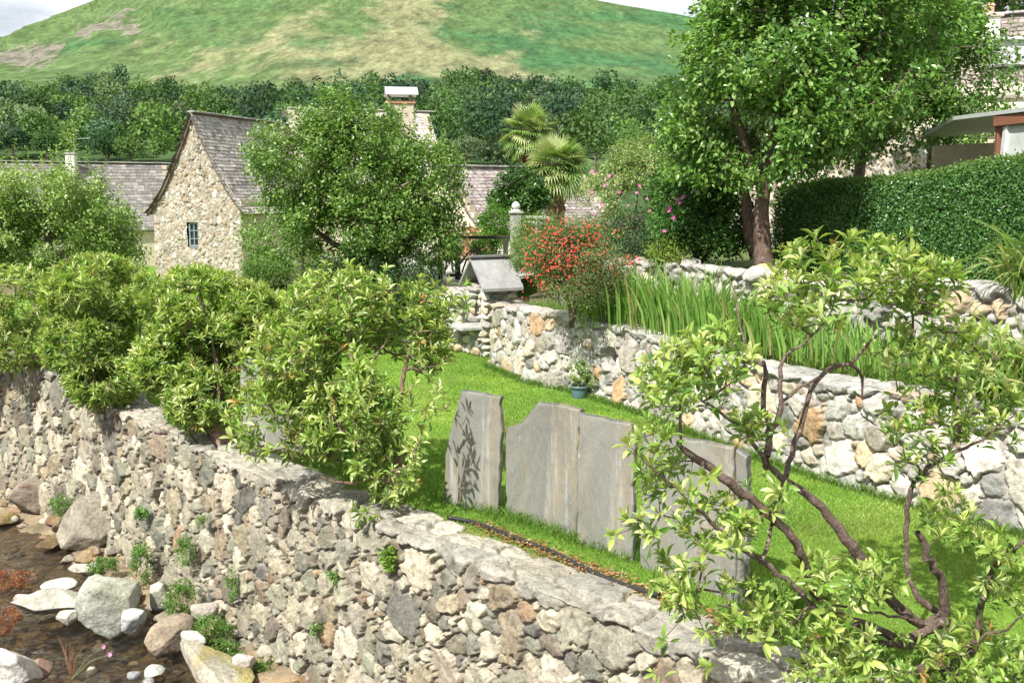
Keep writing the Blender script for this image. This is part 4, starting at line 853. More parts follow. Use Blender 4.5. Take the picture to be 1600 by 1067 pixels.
cc = W(1585, 86, 22.0); mb = MB(); mb.box(cc, (.9, .7, .5), -.1, (.45, .46, .47), .02); mb.box(cc + [0, 0, .28], (1.1, .9, .06), -.1, (.6, .61, .62), .01); mb.build('dormer', MBARN, o_rh)
# pale stone garden wall behind the hedge
o_bw = thing('boundary_wall', 'sunlit cream rubble wall seen under the big tree behind the hedge', 'stone wall', (6.5, 18, 1.6))
gable_wall('stonework', o_bw, np.array([W(1420, 240, 17.5)[0], 17.5, 0]), np.array([.97, -.24]), np.array([-.24, -.97]), [(-3.0, 1.5), (-3.0, 3.55), (0, 3.60), (3.2, 3.65), (3.2, 1.5)], 1.5, .035, pal_barn, MBARN, 31, classes=[(.08, .14, 900, .75), (.04, .07, 4000, .7)], mortar=(.62, .56, .44))
mb = MB(); c = W(1420, 240, 17.5); mb.box((c[0] + .02 + .24 * .2, 17.5 + .25, 2.55), (6.2, .3, 2.1), math.atan2(-.24, .97), (.6, .53, .4)); mb.build('core', MBARN, o_bw)
# shed with lean-to roof
sp0 = W(1490, 182, 12.6); sp1 = W(1640, 163, 11.0)
o_sh = thing('shed', 'garden shed with a thin flat metal roof and white framed window at the right edge', 'shed', (W(1590, 250, 12)[0], 12.2, 1.6))
def bar(mb, a, b, w_, h_, col=None):
    a = np.array(a, float); b = np.array(b, float); t = nrm(b - a); u_ = np.array([0, 0, 1.0]); s = nrm(np.cross(u_, t)) if abs(t[2]) < .95 else np.array([1.0, 0, 0]); v_ = np.cross(t, s)
    mb.box((a + b) / 2, (np.linalg.norm(b - a), w_, h_), ax=[t, s, v_], col=col, bev=min(w_, h_) * .12)
MZ = plain('zinc_roof', (.46, .50, .48), .45, 8, .1, metal=.2)
mb = MB(); a = np.array(sp0); b = np.array(sp1); t = nrm(b - a); dpt = np.array([.45, 2.2, -.12]); 
V = [a, b + t * 1.2, b + t * 1.2 + dpt, a + dpt]; V = np.array(V + [v - np.array([0, 0, .045]) for v in V]); mb.add(V, np.array([[0, 1, 2, 3], [7, 6, 5, 4], [0, 4, 5, 1], [1, 5, 6, 2], [2, 6, 7, 3], [3, 7, 4, 0]])); mb.build('roof', MZ, o_sh)
MRW = plain('brown_timber', (.20, .085, .05), .7, 30, .2)
p0 = W(1556, 182, 11.9); p1 = W(1700, 164, 10.6); mb = MB(); bar(mb, p0 - [0, 0, .06], p1 - [0, 0, .06], .07, .12); bar(mb, W(1562, 190, 11.9), [W(1562, 190, 11.9)[0], W(1562, 190, 11.9)[1], 1.55], .06, .07); mb.build('frame', MRW, o_sh)
fa = W(1574, 192, 11.75); fb = W(1562, 250, 11.8); mb = MB(); fd = nrm((p1 - p0)); fd[2] = 0
MWP = plain('weathered_white_paint', (.55, .58, .58), .6, 25, .15)
TL = fa; TR = fa + fd * 1.0 + [0, 0, .04]; BLq = np.array([fa[0] - .06, fa[1], 1.9]); BR = np.array([TR[0], TR[1], 1.9])
bar(mb, TL, BLq, .05, .09); bar(mb, TL, TR, .05, .07); bar(mb, TR, BR, .05, .08); bar(mb, BLq, BR, .045, .07); wn = mb.build('window', MWP, o_sh)
mb = MB(); mb.add([TL + fd * .03, TR, BR, BLq + fd * .03, ] , np.array([[0, 3, 2, 1]])); mb.add([TL + fd * .03 + [0, .02, 0], TR + [0, .02, 0], BR + [0, .02, 0], BLq + fd * .03 + [0, .02, 0]], np.array([[0, 1, 2, 3]])); mb.build('pane', plain('frosted_pane', (.45, .48, .46), .25, 6, .2), wn)
mb = MB(); quad_wall(mb, (p0[0] + .1, p0[1] + 1.9), (p1[0] + .3, p1[1] + 1.9), 1.5, 3.2, .1, (.5, .42, .3)); quad_wall(mb, (fa[0] + .05, fa[1] + .06), (TR[0] + 1.5, TR[1] - .3), 1.5, 1.95, .08, (.3, .18, .12)); mb.build('wall', MBARN, o_sh)
# ------------------------------------------------------------------ blades (grass, iris, montbretia)
def blades(P, h, w_, dirv, lean, droop, C, seg=4, tipw=.1):
    n = len(P); t = np.linspace(0, 1, seg + 1)[None, :, None]; h = np.broadcast_to(h, (n,))[:, None, None]; ln = np.broadcast_to(lean, (n,))[:, None, None]; dr = np.broadcast_to(droop, (n,))[:, None, None]
    dv = nrm(np.c_[dirv, np.zeros(n)]) if dirv.shape[1] == 2 else dirv; dv = dv[:, None]; up = np.array([0, 0, 1.0])
    c = P[:, None] + up * h * (t - dr * t ** 2.4) + dv * h * ln * (t ** 1.7)
    rngl = np.random.default_rng(n); side = np.cross(dv[:, 0], up) * .5 + rngl.normal(size=(n, 3)) * [.7, .7, .1]; side = nrm(side)[:, None]
    wd = np.broadcast_to(w_, (n,))[:, None, None] * np.interp(t, [0, .5, .85, 1], [.7, 1, .6, tipw]) / 2
    V = np.stack([c - side * wd, c + side * wd], 2).reshape(-1, 3); k = (seg + 1) * 2; i = np.arange(seg) * 2
    f = np.concatenate([np.stack([i, i + 1, i + 3], -1), np.stack([i, i + 3, i + 2], -1)])
    return V, (f[None] + (np.arange(n) * k)[:, None, None]).reshape(-1, 3), np.repeat(C, k, 0)
# lawn grass
rng = np.random.default_rng(21)
def lawn_pts(n, y0, y1):
    y = y0 + (y1 - y0) * rng.random(n); x = nwx(y) + .36 + (gwx(y) + .2 - nwx(y) - .36) * rng.random(n)
    return np.stack([x, y, gz(x, y) + .0], -1)
Gs = []
for n, y0, y1, h, w_ in ((85000, 4.4, 7.5, .028, .0045), (120000, 7.5, 11.5, .030, .006), (60000, 11.5, 18, .034, .010)):
    P = lawn_pts(n, y0, y1); e = sstep(.10, .5, P[:, 0] - nwx(P[:, 1]) - .34 + .12 * fbm(P[:, 0] * 5, P[:, 1] * 5, None, 4, 3)); P = P[rng.random(n) < e + .06]; n = len(P)
    lg = fbm(P[:, 0] * 1.3, P[:, 1] * 1.3, None, 9, 4)[:, None]; l2 = sstep(-.1, .5, fbm(P[:, 0] * .8 + 5, P[:, 1] * .8, None, 19, 4))[:, None]; C = (np.array([.175, .30, .055]) + np.array([.09, .05, .035]) * l2) * (1 + .5 * lg) * rng.uniform(.7, 1.3, (n, 1)) + np.array([.09, .07, .02]) * (rng.random((n, 1)) < .12)
    Gs.append(blades(P, h * rng.uniform(.5, 1.2, n), w_, rng.normal(size=(n, 2)), rng.uniform(.1, .8, n), .15, C, 2))
V, F, C = join(Gs); tag(M('lawn_grass', V, F, MGRASS, None, C), kind='stuff')
# longer untrimmed grass fringe along both walls and at slate feet
n = 9000; u_, Q_, N_ = rs_path(GW, .05); k = rng.integers(0, len(u_), n); P = np.c_[Q_[k] + N_[k] * (.07 + np.abs(rng.normal(size=(n, 1))) * .05), np.zeros(n)]
C = pal(rng, n, [(.12, .23, .035), (.17, .26, .05), (.08, .17, .03)]); p1 = blades(P, rng.uniform(.04, .13, n), .006, rng.normal(size=(n, 2)), rng.uniform(.2, .9, n), .2, C, 3)
n = 5000; t = rng.random(n)[:, None]; a = G(640, 790); b = G(1260, 990); P = a + (b - a) * t; P[:, :2] += rng.normal(size=(n, 2)) * [.08, .08] + [.2, .28]
p2 = blades(P, rng.uniform(.04, .14, n), .006, rng.normal(size=(n, 2)), rng.uniform(.2, .9, n), .2, pal(rng, n, [(.10, .21, .03), (.15, .25, .04)]), 3)
V, F, C = join([p1, p2]); tag(M('grass_fringe', V, F, MGRASS, None, C), kind='stuff')

# ------------------------------------------------------------------ shrubs with whorled leaves
YNG = [(.47, .54, .16), (.37, .47, .11), (.25, .38, .07), (.57, .61, .27), (.46, .27, .10)]; YW = (4, 5, 4, 3, .2)
OLD = [(.10, .22, .04), (.15, .28, .05), (.075, .16, .03), (.20, .33, .07)]; OW = (4, 4, 3, 3)
def rosettes(rng, tips, axes, k, L, wd=.27, yng=YNG, yw=YW, old=OLD, ow=OW, tpl=T_L, k2=4, th=(16, 66)):
    n = len(tips); axes = nrm(axes); out = []
    for tier, kk in ((0, k), (1, k2)):
        if kk == 0: continue
        i = np.repeat(np.arange(n), kk); m = len(i); j = np.tile(np.arange(kk), n); ph = j * 2.399 + rng.random(n)[i] * 6.3 + rng.normal(size=m) * .2
        keep = rng.random(m) < (.92 if tier == 0 else .75); i = i[keep]; j = j[keep]; ph = ph[keep]; m = len(i)
        ax = axes[i]; A = nrm(np.cross(ax, np.array([.3, .2, .93]))); B = np.cross(ax, A); rad = A * np.cos(ph)[:, None] + B * np.sin(ph)[:, None]
        f = (j + .5) / kk; tt = np.radians((th[0] + (th[1] - th[0]) * f + rng.normal(size=m) * 10) if tier == 0 else (74 + rng.normal(size=m) * 18))
        D = ax * np.cos(tt)[:, None] + rad * np.sin(tt)[:, None] + np.array([0, 0, -.05]) + rng.normal(size=(m, 3)) * .10
        P = tips[i] - ax * ((f * .025) if tier == 0 else (.035 + .06 * rng.random(m)))[:, None]
        ln = L * rng.uniform(.8, 1.15, n)[i] * rng.uniform(.6, 1.2, m) * (np.where(f < .3, .72, 1.0) if tier == 0 else 1.05)
        C0 = pal(rng, n, yng, yw, .12)[i] if tier == 0 else pal(rng, n, old, ow, .12)[i]
        mixk = rng.random((m, 1)) * (.55 if tier == 0 else .3); C1 = pal(rng, m, old, ow, .12) if tier == 0 else pal(rng, m, yng, yw, .1)
        C = (C0 * (1 - mixk) + C1 * mixk) * rng.uniform(.85, 1.15, (m, 1)); Nn = ax + rng.normal(size=(m, 3)) * .28 + np.array([0, 0, .2])
        out.append(leaves(P, D, Nn, ln, ln * wd * rng.uniform(.85, 1.15, m), tpl, C))
    return join(out)
def shrub(label, base, stems, ells, nt, k, L, seed, rt=.0028, rmax=.06, up=.6, surf=.5, thr=-.3, nscale=2.2, name='whorled_leaf_shrub', group='whorled leaf shrubs along the stream wall', twigc=(.24, .17, .12), tpl=T_L, k2=4, extra_tips=None, bare=0, wd=.27, yng=YNG, old=OLD, mat=None):
    rng = np.random.default_rng(seed); o = thing(name, label, 'shrub', base, group); S = Skel()
    for q, (pts, rr_) in enumerate(stems):
        par = -1 if q == 0 else S.near(np.array(pts[0])); S.line(pts, rr_, par, .055, .006, rng)
    n0 = len(S.P); tg = ell_sample(rng, ells, nt, surf, nscale, thr, seed)
    if extra_tips is not None: tg = np.concatenate([tg, extra_tips])
    cen = np.mean([e[0] for e in ells], 0); tips = S.grow(tg, np.array(base), .07, rng, .16, .7, minfrom=min(8, n0 - 1))
    if bare: S.grow(ell_sample(rng, ells, bare, .8, nscale, -9, seed), np.array(base), .05, rng, .3, .7, minfrom=min(8, n0 - 1))
    r = S.radii(rt, .42, rmax); V, F, C = S.mesh(r, 7, twigc, rng); M('stem', V, F, MBARKD, o, C, True)
    P = np.array(S.P)[tips]; pp = np.array(S.P)[[S.par[t] for t in tips]]; ax = nrm(nrm(P - pp) * .5 + nrm(P - cen) * .45 + np.array([0, 0, up]) + rng.normal(size=P.shape) * .42)
    V, F, C = rosettes(rng, P, ax, k, L, wd, tpl=tpl, k2=k2, yng=yng, yw=YW[:len(yng)], old=old, ow=OW[:len(old)]); M('foliage', V, F, mat or MLEAFG, o, C, True)
    return o
def stemset(base, ells, n, seed, r0=.045):
    rng = np.random.default_rng(seed); out = []; base = np.array(base)
    for k in range(n):
        c, rr_ = ells[k % len(ells)]; end = c + rdir(rng, 1)[0] * rr_ * .45; b = base + np.array([rng.normal() * .05, rng.normal() * .05, 0])
        mid = (b + end) / 2 + rng.normal(size=3) * .09 + [0, 0, -.05]; out.append(([b, mid, end], [r0 * rng.uniform(.7, 1.1), r0 * .45, .010]))
    return out
# far-left, second, third, fourth
e1 = [ell(12, 478, 84, 62, 13.6, .8), ell(30, 535, 62, 42, 13.4, .6), ell(-80, 500, 90, 70, 14, .8)]
b1 = W(62, 590, 13.6); b1[2] = 0
shrub('leafy shrub at the left edge with two dark stems above the wall', b1, [([b1, W(60, 565, 13.6), W(35, 520, 13.6)], [.055, .04, .015]), ([W(62, 578, 13.6), W(48, 555, 13.6), W(5, 545, 13.6)], [.03, .025, .01])], e1, 1250, 9, .10, 31, thr=-.2, nscale=3.2, surf=.35, k2=3, tpl=T_M)
e2 = [ell(150, 455, 78, 56, 12.4, .75), ell(138, 530, 66, 60, 12.2, .7), ell(165, 592, 58, 42, 11.9, .5), ell(200, 455, 55, 42, 12.3, .5)]
b2 = W(165, 640, 12.0); b2[2] = 0
shrub('dense rounded shrub spilling over the step in the wall, second from the left edge', b2, stemset(b2, e2, 6, 32), e2, 2100, 9, .10, 32, thr=-.2, nscale=3.2, surf=.35, k2=3, tpl=T_M)
e3 = [ell(308, 480, 86, 62, 11.2, .75), ell(285, 562, 72, 60, 11.0, .7), ell(355, 540, 62, 60, 10.9, .6), ell(318, 625, 58, 48, 10.5, .45), ell(390, 490, 55, 48, 11.2, .5)]
b3 = W(345, 690, 10.4); b3[2] = 0
shrub('dense rounded shrub with dark trunks low at the wall edge, third from the left edge', b3, stemset(b3, e3, 7, 33, .05) + [([b3, W(340, 650, 10.4), W(300, 600, 10.5)], [.06, .045, .02])], e3, 2500, 9, .098, 33, thr=-.2, nscale=3.2, surf=.35, k2=3, tpl=T_M)
e4 = [ell(455, 560, 75, 75, 8.7, .55), ell(440, 655, 85, 70, 8.5, .5), ell(530, 470, 90, 50, 8.9, .5), ell(600, 560, 75, 75, 8.8, .5), ell(545, 650, 90, 75, 8.4, .5), ell(640, 480, 72, 40, 8.9, .4), ell(605, 730, 62, 52, 8.1, .35), ell(665, 540, 40, 55, 8.8, .3)]
b4 = W(612, 770, 8.6); b4[2] = 0
xt = np.array([W(u, v, Y) for u, v, Y in ((510, 412, 8.8), (480, 440, 8.8), (545, 415, 8.9), (603, 420, 8.9), (577, 432, 8.8), (655, 432, 8.9), (700, 440, 8.9), (725, 446, 8.9), (711, 468, 8.8), (728, 470, 8.8), (690, 505, 8.7), (712, 500, 8.7), (727, 482, 8.8), (560, 815, 7.8), (575, 800, 7.8), (555, 795, 7.8), (590, 805, 7.85), (465, 470, 8.7), (450, 505, 8.7), (655, 560, 7.9), (670, 590, 7.8), (683, 610, 7.8), (665, 640, 7.8), (645, 600, 7.8), (690, 570, 7.9), (672, 655, 7.7), (655, 690, 7.7), (692, 640, 7.85), (640, 640, 7.7), (676, 625, 7.7), (660, 670, 7.75), (648, 720, 7.7))])
shrub('broad shrub with open upper twigs beside the leftmost tall slate', b4, [
    ([b4, W(625, 735, 8.6), W(618, 690, 8.6), W(625, 630, 8.7), W(632, 570, 8.8), W(645, 530, 8.8), W(690, 500, 8.8)], [.05, .042, .03, .024, .018, .013, .008]),
    ([W(618, 700, 8.6), W(575, 640, 8.6), W(560, 590, 8.6), W(600, 540, 8.6)], [.03, .025, .016, .01]), ([b4, W(590, 720, 8.4), W(540, 680, 8.4), W(500, 620, 8.5), W(470, 545, 8.7)], [.045, .035, .025, .018, .01]),
    ([W(540, 680, 8.4), W(480, 660, 8.4), W(420, 640, 8.5)], [.025, .016, .01]), ([W(560, 590, 8.6), W(545, 530, 8.7), W(530, 460, 8.8)], [.016, .012, .008]), ([W(590, 720, 8.4), W(560, 760, 8.2), W(500, 745, 8.1)], [.02, .014, .008])],
    e4, 1350, 8, .098, 34, k2=3, surf=.6, thr=-.14, nscale=3.0, extra_tips=xt, bare=90)
# --- foreground right: open branches traced in depth
def PX(l, y0, y1=None): 
    y1 = y0 if y1 is None else y1; n = len(l); return [W(u, v, y0 + (y1 - y0) * k / max(1, n - 1)) for k, (u, v) in enumerate(l)]
b5 = W(1478, 1100, 5.35)
ST = [(PX([(1478, 1100), (1475, 1020), (1472, 965)], 5.35), [0.0555, 0.0444, 0.0407]),
      (PX([(1472, 965), (1440, 985), (1387, 929), (1332, 854), (1290, 799), (1235, 755), (1198, 726)], 5.35, 5.15), [0.0333, 0.02664, 0.0296, 0.0296, 0.02516, 0.01924, 0.01628]),
      (PX([(1198, 728), (1196, 712), (1204, 672), (1222, 640), (1221, 605), (1212, 576), (1232, 552), (1254, 539)], 5.15, 5.3), [0.0222, 0.0222, 0.01776, 0.01406, 0.01258, 0.0111, 0.00814, 0.00592]),
      (PX([(1204, 680), (1193, 648), (1192, 600), (1193, 566)], 5.15, 5.05), [0.01628, 0.0148, 0.01406, 0.01258]),
      (PX([(1193, 572), (1182, 566), (1166, 556), (1157, 530), (1152, 490), (1153, 460), (1141, 440)], 5.05, 5.3), [0.00962, 0.00962, 0.00888, 0.00666, 0.00592, 0.00444, 0.00296]),
      (PX([(1197, 728), (1175, 688), (1150, 660), (1122, 640), (1085, 615)], 5.15, 4.9), [0.01628, 0.0111, 0.00888, 0.00666, 0.0037]),
      (PX([(1226, 760), (1220, 790), (1227, 736), (1240, 705), (1256, 645), (1268, 602), (1300, 569), (1334, 564), (1347, 590), (1347, 618)], 5.4, 5.55), [0.01332, 0.0148, 0.0148, 0.0148, 0.01406, 0.01332, 0.01258, 0.0111, 0.00814, 0.00592]),
      (PX([(1334, 564), (1350, 548), (1362, 530)], 5.5), [0.00962, 0.0074, 0.00592]),
      (PX([(1221, 628), (1250, 605), (1293, 580), (1306, 568)], 5.3, 5.5), [0.00814, 0.0074, 0.0074, 0.0074]),
      (PX([(1254, 539), (1280, 512), (1301, 490), (1303, 447)], 5.3, 5.5), [0.00666, 0.00592, 0.00444, 0.00296]),
      (PX([(1472, 970), (1430, 1000), (1370, 985), (1300, 955), (1264, 925), (1262, 885), (1248, 850), (1222, 818), (1181, 787), (1139, 753), (1098, 724), (1060, 694)], 5.3, 4.8), [0.0333, 0.02812, 0.02516, 0.02368, 0.0222, 0.0222, 0.02294, 0.02294, 0.02368, 0.02294, 0.02072, 0.01628]),
      (PX([(1064, 696), (1062, 670), (1064, 640), (1060, 600)], 4.8), [0.01036, 0.00814, 0.00666, 0.00444]),
      (PX([(1430, 1008), (1350, 1000), (1290, 970), (1250, 925), (1190, 876), (1148, 850), (1098, 803), (1047, 753), (1005, 720)], 5.2, 4.6), [0.0222, 0.01924, 0.01628, 0.0148, 0.0148, 0.01258, 0.00962, 0.0074, 0.00444]),
      (PX([(1206, 818), (1196, 850), (1190, 876)], 5.0, 4.85), [0.01258, 0.0111, 0.01184]),
      (PX([(1475, 1030), (1440, 1045), (1403, 1046), (1349, 1036), (1290, 1015), (1223, 994), (1180, 965), (1120, 945)], 5.3, 4.6), [0.0259, 0.0222, 0.01924, 0.01628, 0.01332, 0.01036, 0.00666, 0.0037]),
      (PX([(1460, 985), (1433, 971), (1341, 950), (1286, 940), (1248, 956), (1236, 990)], 5.3, 4.9), [0.01036, 0.00814, 0.0074, 0.00666, 0.00592, 0.00444]),
      (PX([(1474, 980), (1475, 920), (1462, 890), (1448, 865), (1433, 832)], 5.35, 5.1), [0.0333, 0.02664, 0.0222, 0.01924, 0.01628]),
      (PX([(1472, 960), (1430, 935), (1421, 912), (1416, 866), (1416, 807), (1421, 764), (1434, 740), (1483, 707), (1530, 690), (1588, 648)], 5.45, 5.6), [0.0222, 0.01776, 0.01628, 0.01628, 0.01628, 0.01554, 0.01406, 0.01184, 0.00666, 0.0037]),
      (PX([(1483, 707), (1500, 670), (1520, 640)], 5.55), [0.0074, 0.00518, 0.00296]),
      (PX([(1480, 1060), (1530, 1010), (1528, 972), (1538, 922), (1558, 876), (1600, 842), (1650, 815)], 5.2, 5.0), [0.0296, 0.0222, 0.01924, 0.01628, 0.01406, 0.0111, 0.0074]),
      (PX([(1478, 1020), (1510, 1010), (1560, 990), (1600, 960)], 5.2, 4.8), [0.0148, 0.0111, 0.0074, 0.00444])]
e5 = [ell(1330, 425, 150, 52, 5.55, .4), ell(1250, 475, 70, 38, 5.4, .35), ell(1440, 455, 62, 45, 5.6, .3), ell(1060, 590, 68, 62, 4.85, .3), ell(1120, 560, 60, 55, 4.9, .3), ell(1480, 545, 95, 48, 5.6, .4), ell(1530, 640, 80, 50, 5.6, .35), ell(1400, 640, 48, 40, 5.5, .25),
      ell(1050, 740, 60, 48, 4.8, .25), ell(1010, 690, 42, 30, 4.7, .2), ell(1110, 830, 60, 50, 4.8, .25), ell(1010, 810, 34, 30, 4.7, .15), ell(1060, 910, 52, 40, 4.6, .25), ell(1180, 950, 75, 45, 4.7, .3), ell(1290, 1000, 85, 38, 4.8, .3), ell(1400, 1040, 90, 34, 4.9, .3),
      ell(1570, 890, 46, 62, 5.0, .3), ell(1320, 905, 95, 42, 5.0, .2), ell(1180, 780, 50, 40, 5.0, .2), ell(1480, 800, 45, 40, 5.3, .2), ell(1540, 1030, 80, 60, 4.9, .35), ell(1290, 1050, 80, 30, 4.5, .25), ell(1185, 665, 38, 30, 5.0, .2), ell(1440, 720, 50, 36, 5.5, .2), ell(1415, 560, 60, 30, 5.5, .25)]
xt = np.array([W(u, v, Y) for u, v, Y in ((958, 836, 4.5), (1020, 1050, 4.3), (1035, 1000, 4.4), (1275, 370, 5.5), (1360, 378, 5.6), (1420, 368, 5.6), (1435, 395, 5.6), (1485, 425, 5.6), (1300, 395, 5.5), (1010, 655, 4.7), (1245, 385, 5.5), (1073, 522, 4.9), (1065, 555, 4.9), (1400, 385, 5.6), (1330, 372, 5.5), (1590, 690, 5.5), (1110, 1040, 4.3), (1070, 960, 4.5), (1100, 985, 4.4))])
shrub('large open shrub with bare twisting branches in the right foreground', b5, ST, e5, 800, 8, .084, 35, rt=.0018, rmax=.05, surf=.75, thr=-.35, extra_tips=xt, bare=230, twigc=(.15, .105, .085), k2=3, wd=.31, nscale=3.5)

# ------------------------------------------------------------------ fruit trees
def trunkline(pts, Y, r): return (PX(pts, Y), r)
Ym = 18.5; gzm = 0.0
bm = np.array([W(590, 520, Ym)[0], Ym, .0])
em = [ell(470, 260, 78, 75, Ym, 1.0), ell(560, 265, 95, 85, Ym, 1.2), ell(650, 290, 70, 75, Ym, 1.0), ell(450, 365, 68, 62, Ym, .9), ell(545, 370, 100, 70, Ym, 1.1), ell(660, 370, 62, 58, Ym, .9), ell(505, 215, 50, 40, Ym, .7), ell(600, 225, 50, 42, Ym, .7), ell(590, 415, 60, 30, Ym, .8), ell(555, 345, 95, 55, Ym - .8, .5), ell(525, 185, 42, 30, Ym, .6), ell(470, 205, 36, 30, Ym, .6)]
rng = np.random.default_rng(3)
def spikes(l, Y): return np.array([W(u, v, Y + q) for (u, v), q in zip(l, rng.normal(size=len(l)) * .35)])
sm = spikes([(430, 200), (452, 190), (470, 205), (500, 170), (515, 160), (530, 158), (545, 165), (492, 185), (560, 185), (585, 190), (610, 185), (628, 190), (648, 200), (672, 210), (690, 230), (712, 248), (418, 230), (575, 200), (540, 180), (625, 205), (520, 175), (400, 260)], Ym)
tree('fruit_tree', 'large bushy fruit tree between the barn and the garden gate', 'tree', bm, [trunkline([(590, 505), (585, 450), (560, 400), (545, 350)], Ym, [.16, .13, .09, .06]), trunkline([(583, 430), (630, 370), (655, 330)], Ym, [.09, .06, .04]), trunkline([(565, 405), (500, 370), (460, 320)], Ym, [.08, .05, .03]), trunkline([(560, 330), (590, 310), (640, 285)], Ym - .8, [.04, .03, .02])],
     em, 1900, 38, .070, .62, APPLE + [(.26, .35, .16)], (4, 5, 3, 3, 2), 51, .34, .003, ex=.46, spikes=sm, spike_n=60, thr=-.28, nscale=1.6)
Yl = 19.5; bl = np.array([W(60, 520, Yl)[0], Yl, 0])
el = [ell(60, 322, 92, 50, Yl, 1.2), ell(-20, 350, 80, 62, Yl, 1.2), ell(60, 375, 120, 55, Yl, 1.2), ell(150, 360, 52, 45, Yl, 1.0), ell(115, 296, 42, 30, Yl, .8), ell(172, 410, 46, 25, Yl, .9), ell(-60, 400, 90, 50, Yl, 1)]
sl = spikes([(110, 238), (113, 218), (98, 250), (45, 262), (65, 262), (20, 275), (140, 268), (80, 262), (5, 285), (160, 285), (185, 315), (120, 245), (30, 262), (-10, 270), (90, 258)], Yl)
tree('fruit_tree', 'wide pale green fruit tree at the left edge in front of the long slate roof', 'tree', bl, [trunkline([(60, 505), (65, 450), (80, 400), (70, 350)], Yl, [.14, .11, .08, .05]), trunkline([(70, 430), (20, 390), (-10, 350)], Yl, [.07, .05, .03]), trunkline([(78, 410), (130, 370), (160, 330)], Yl, [.06, .05, .03])],
     el, 1600, 38, .070, .58, [(.20, .31, .07), (.27, .39, .11), (.13, .22, .05), (.38, .46, .2)], (4, 4, 3, 2), 52, .36, .003, ex=.46, spikes=sl, spike_n=60, thr=-.28, nscale=1.6)
Yt = 12.6; bt = np.array([W(1190, 395, Yt)[0], Yt, 1.62])
et = [ell(1180, 90, 105, 85, Yt, 1.0), ell(1290, 50, 110, 85, Yt, 1.2), ell(1130, 190, 80, 62, Yt, .8), ell(1240, 170, 115, 80, Yt, 1.1), ell(1340, 120, 90, 80, Yt, 1.1), ell(1100, 235, 62, 48, Yt, .7), ell(1190, 255, 85, 38, Yt, .8), ell(1410, 40, 85, 70, Yt + .3, 1.0), ell(1300, -40, 140, 60, Yt, 1.2), ell(1195, 215, 75, 50, Yt - .5, .5), ell(1140, 240, 55, 36, Yt - .3, .5), ell(1180, 20, 70, 50, Yt, .8)]
APB = [(.13, .26, .05), (.19, .34, .07), (.09, .19, .04), (.27, .40, .13)]
st_ = spikes([(1085, 45), (1100, 25), (1110, 60), (1130, 15), (1160, 0), (1060, 130), (1075, 100), (1045, 105), (1210, -20), (1090, 70)], Yt)
tree('apple_tree', 'big dark trunked apple tree standing at the end of the clipped hedge', 'tree', bt, [trunkline([(1196, 432), (1192, 402), (1188, 350), (1192, 300), (1200, 262), (1215, 200), (1230, 140)], Yt, [.15, .11, .095, .09, .07, .05, .035]), trunkline([(1192, 292), (1170, 240), (1150, 190), (1140, 140)], Yt, [.08, .06, .05, .03]), trunkline([(1200, 262), (1260, 210), (1310, 150), (1350, 90)], Yt, [.09, .07, .05, .03]), trunkline([(1180, 398), (1166, 370), (1170, 320), (1150, 260)], Yt + .5, [.09, .08, .07, .05])],
     et, 1750, 25, .080, .60, APB, (4, 4, 3, 2), 53, .32, .004, rtrunk=.1, tpl=T_M, spikes=st_, spike_n=34, thr=-.16, nscale=1.5, mat=MLEAFG, bark=(.13, .085, .065))
Yt2 = 15.2; bt2 = np.array([W(1345, 300, Yt2)[0], Yt2, 1.62])
e6 = [ell(1380, 130, 100, 75, Yt2, 1.3), ell(1470, 110, 75, 80, Yt2, 1.2), ell(1400, 205, 105, 42, Yt2, 1.0), ell(1310, 210, 75, 45, Yt2, 1.0), ell(1490, 195, 60, 42, Yt2, .9), ell(1440, 30, 75, 60, Yt2, 1.1), ell(1535, 120, 50, 60, Yt2, .8), ell(1400, 60, 110, 60, Yt2, 1.1), ell(1350, 140, 80, 60, Yt2, 1)]
s6 = spikes([(1500, 60), (1530, 50), (1560, 90), (1580, 120), (1590, 160), (1550, 180), (1575, 60), (1520, 30)], Yt2)
tree('apple_tree', 'second apple tree spreading behind the hedge in front of the cream house', 'tree', bt2, [trunkline([(1345, 330), (1342, 260), (1360, 200), (1385, 130)], Yt2, [.10, .08, .06, .04]), trunkline([(1452, 330), (1452, 240), (1470, 195), (1505, 160)], Yt2 + .3, [.06, .05, .035, .02]), trunkline([(1350, 235), (1400, 210), (1440, 150)], Yt2, [.07, .05, .03])],
     e6, 1150, 25, .076, .6, APB, (4, 4, 3, 2), 54, .34, .004, rtrunk=.08, tpl=T_S, spikes=s6, spike_n=30, thr=-.15, nscale=1.2, mat=MLEAFG)
# dark tree behind the right house
e7 = [ell(1560, -10, 90, 45, 33, 2.2), ell(1500, -20, 60, 40, 33, 2), ell(1640, -5, 70, 45, 33, 2)]
b7 = np.array([W(1560, 100, 33)[0], 33, 1.6]); tree('dark_tree', 'dark broadleaf tree rising behind the roof in the top right corner', 'tree', b7, [([b7, b7 + [0, 0, 3], e7[0][0]], [.3, .2, .1])], e7, 380, 30, .16, .6, [(.05, .10, .03), (.08, .14, .04), (.035, .07, .02)], (3, 3, 2), 55, .5, .01)

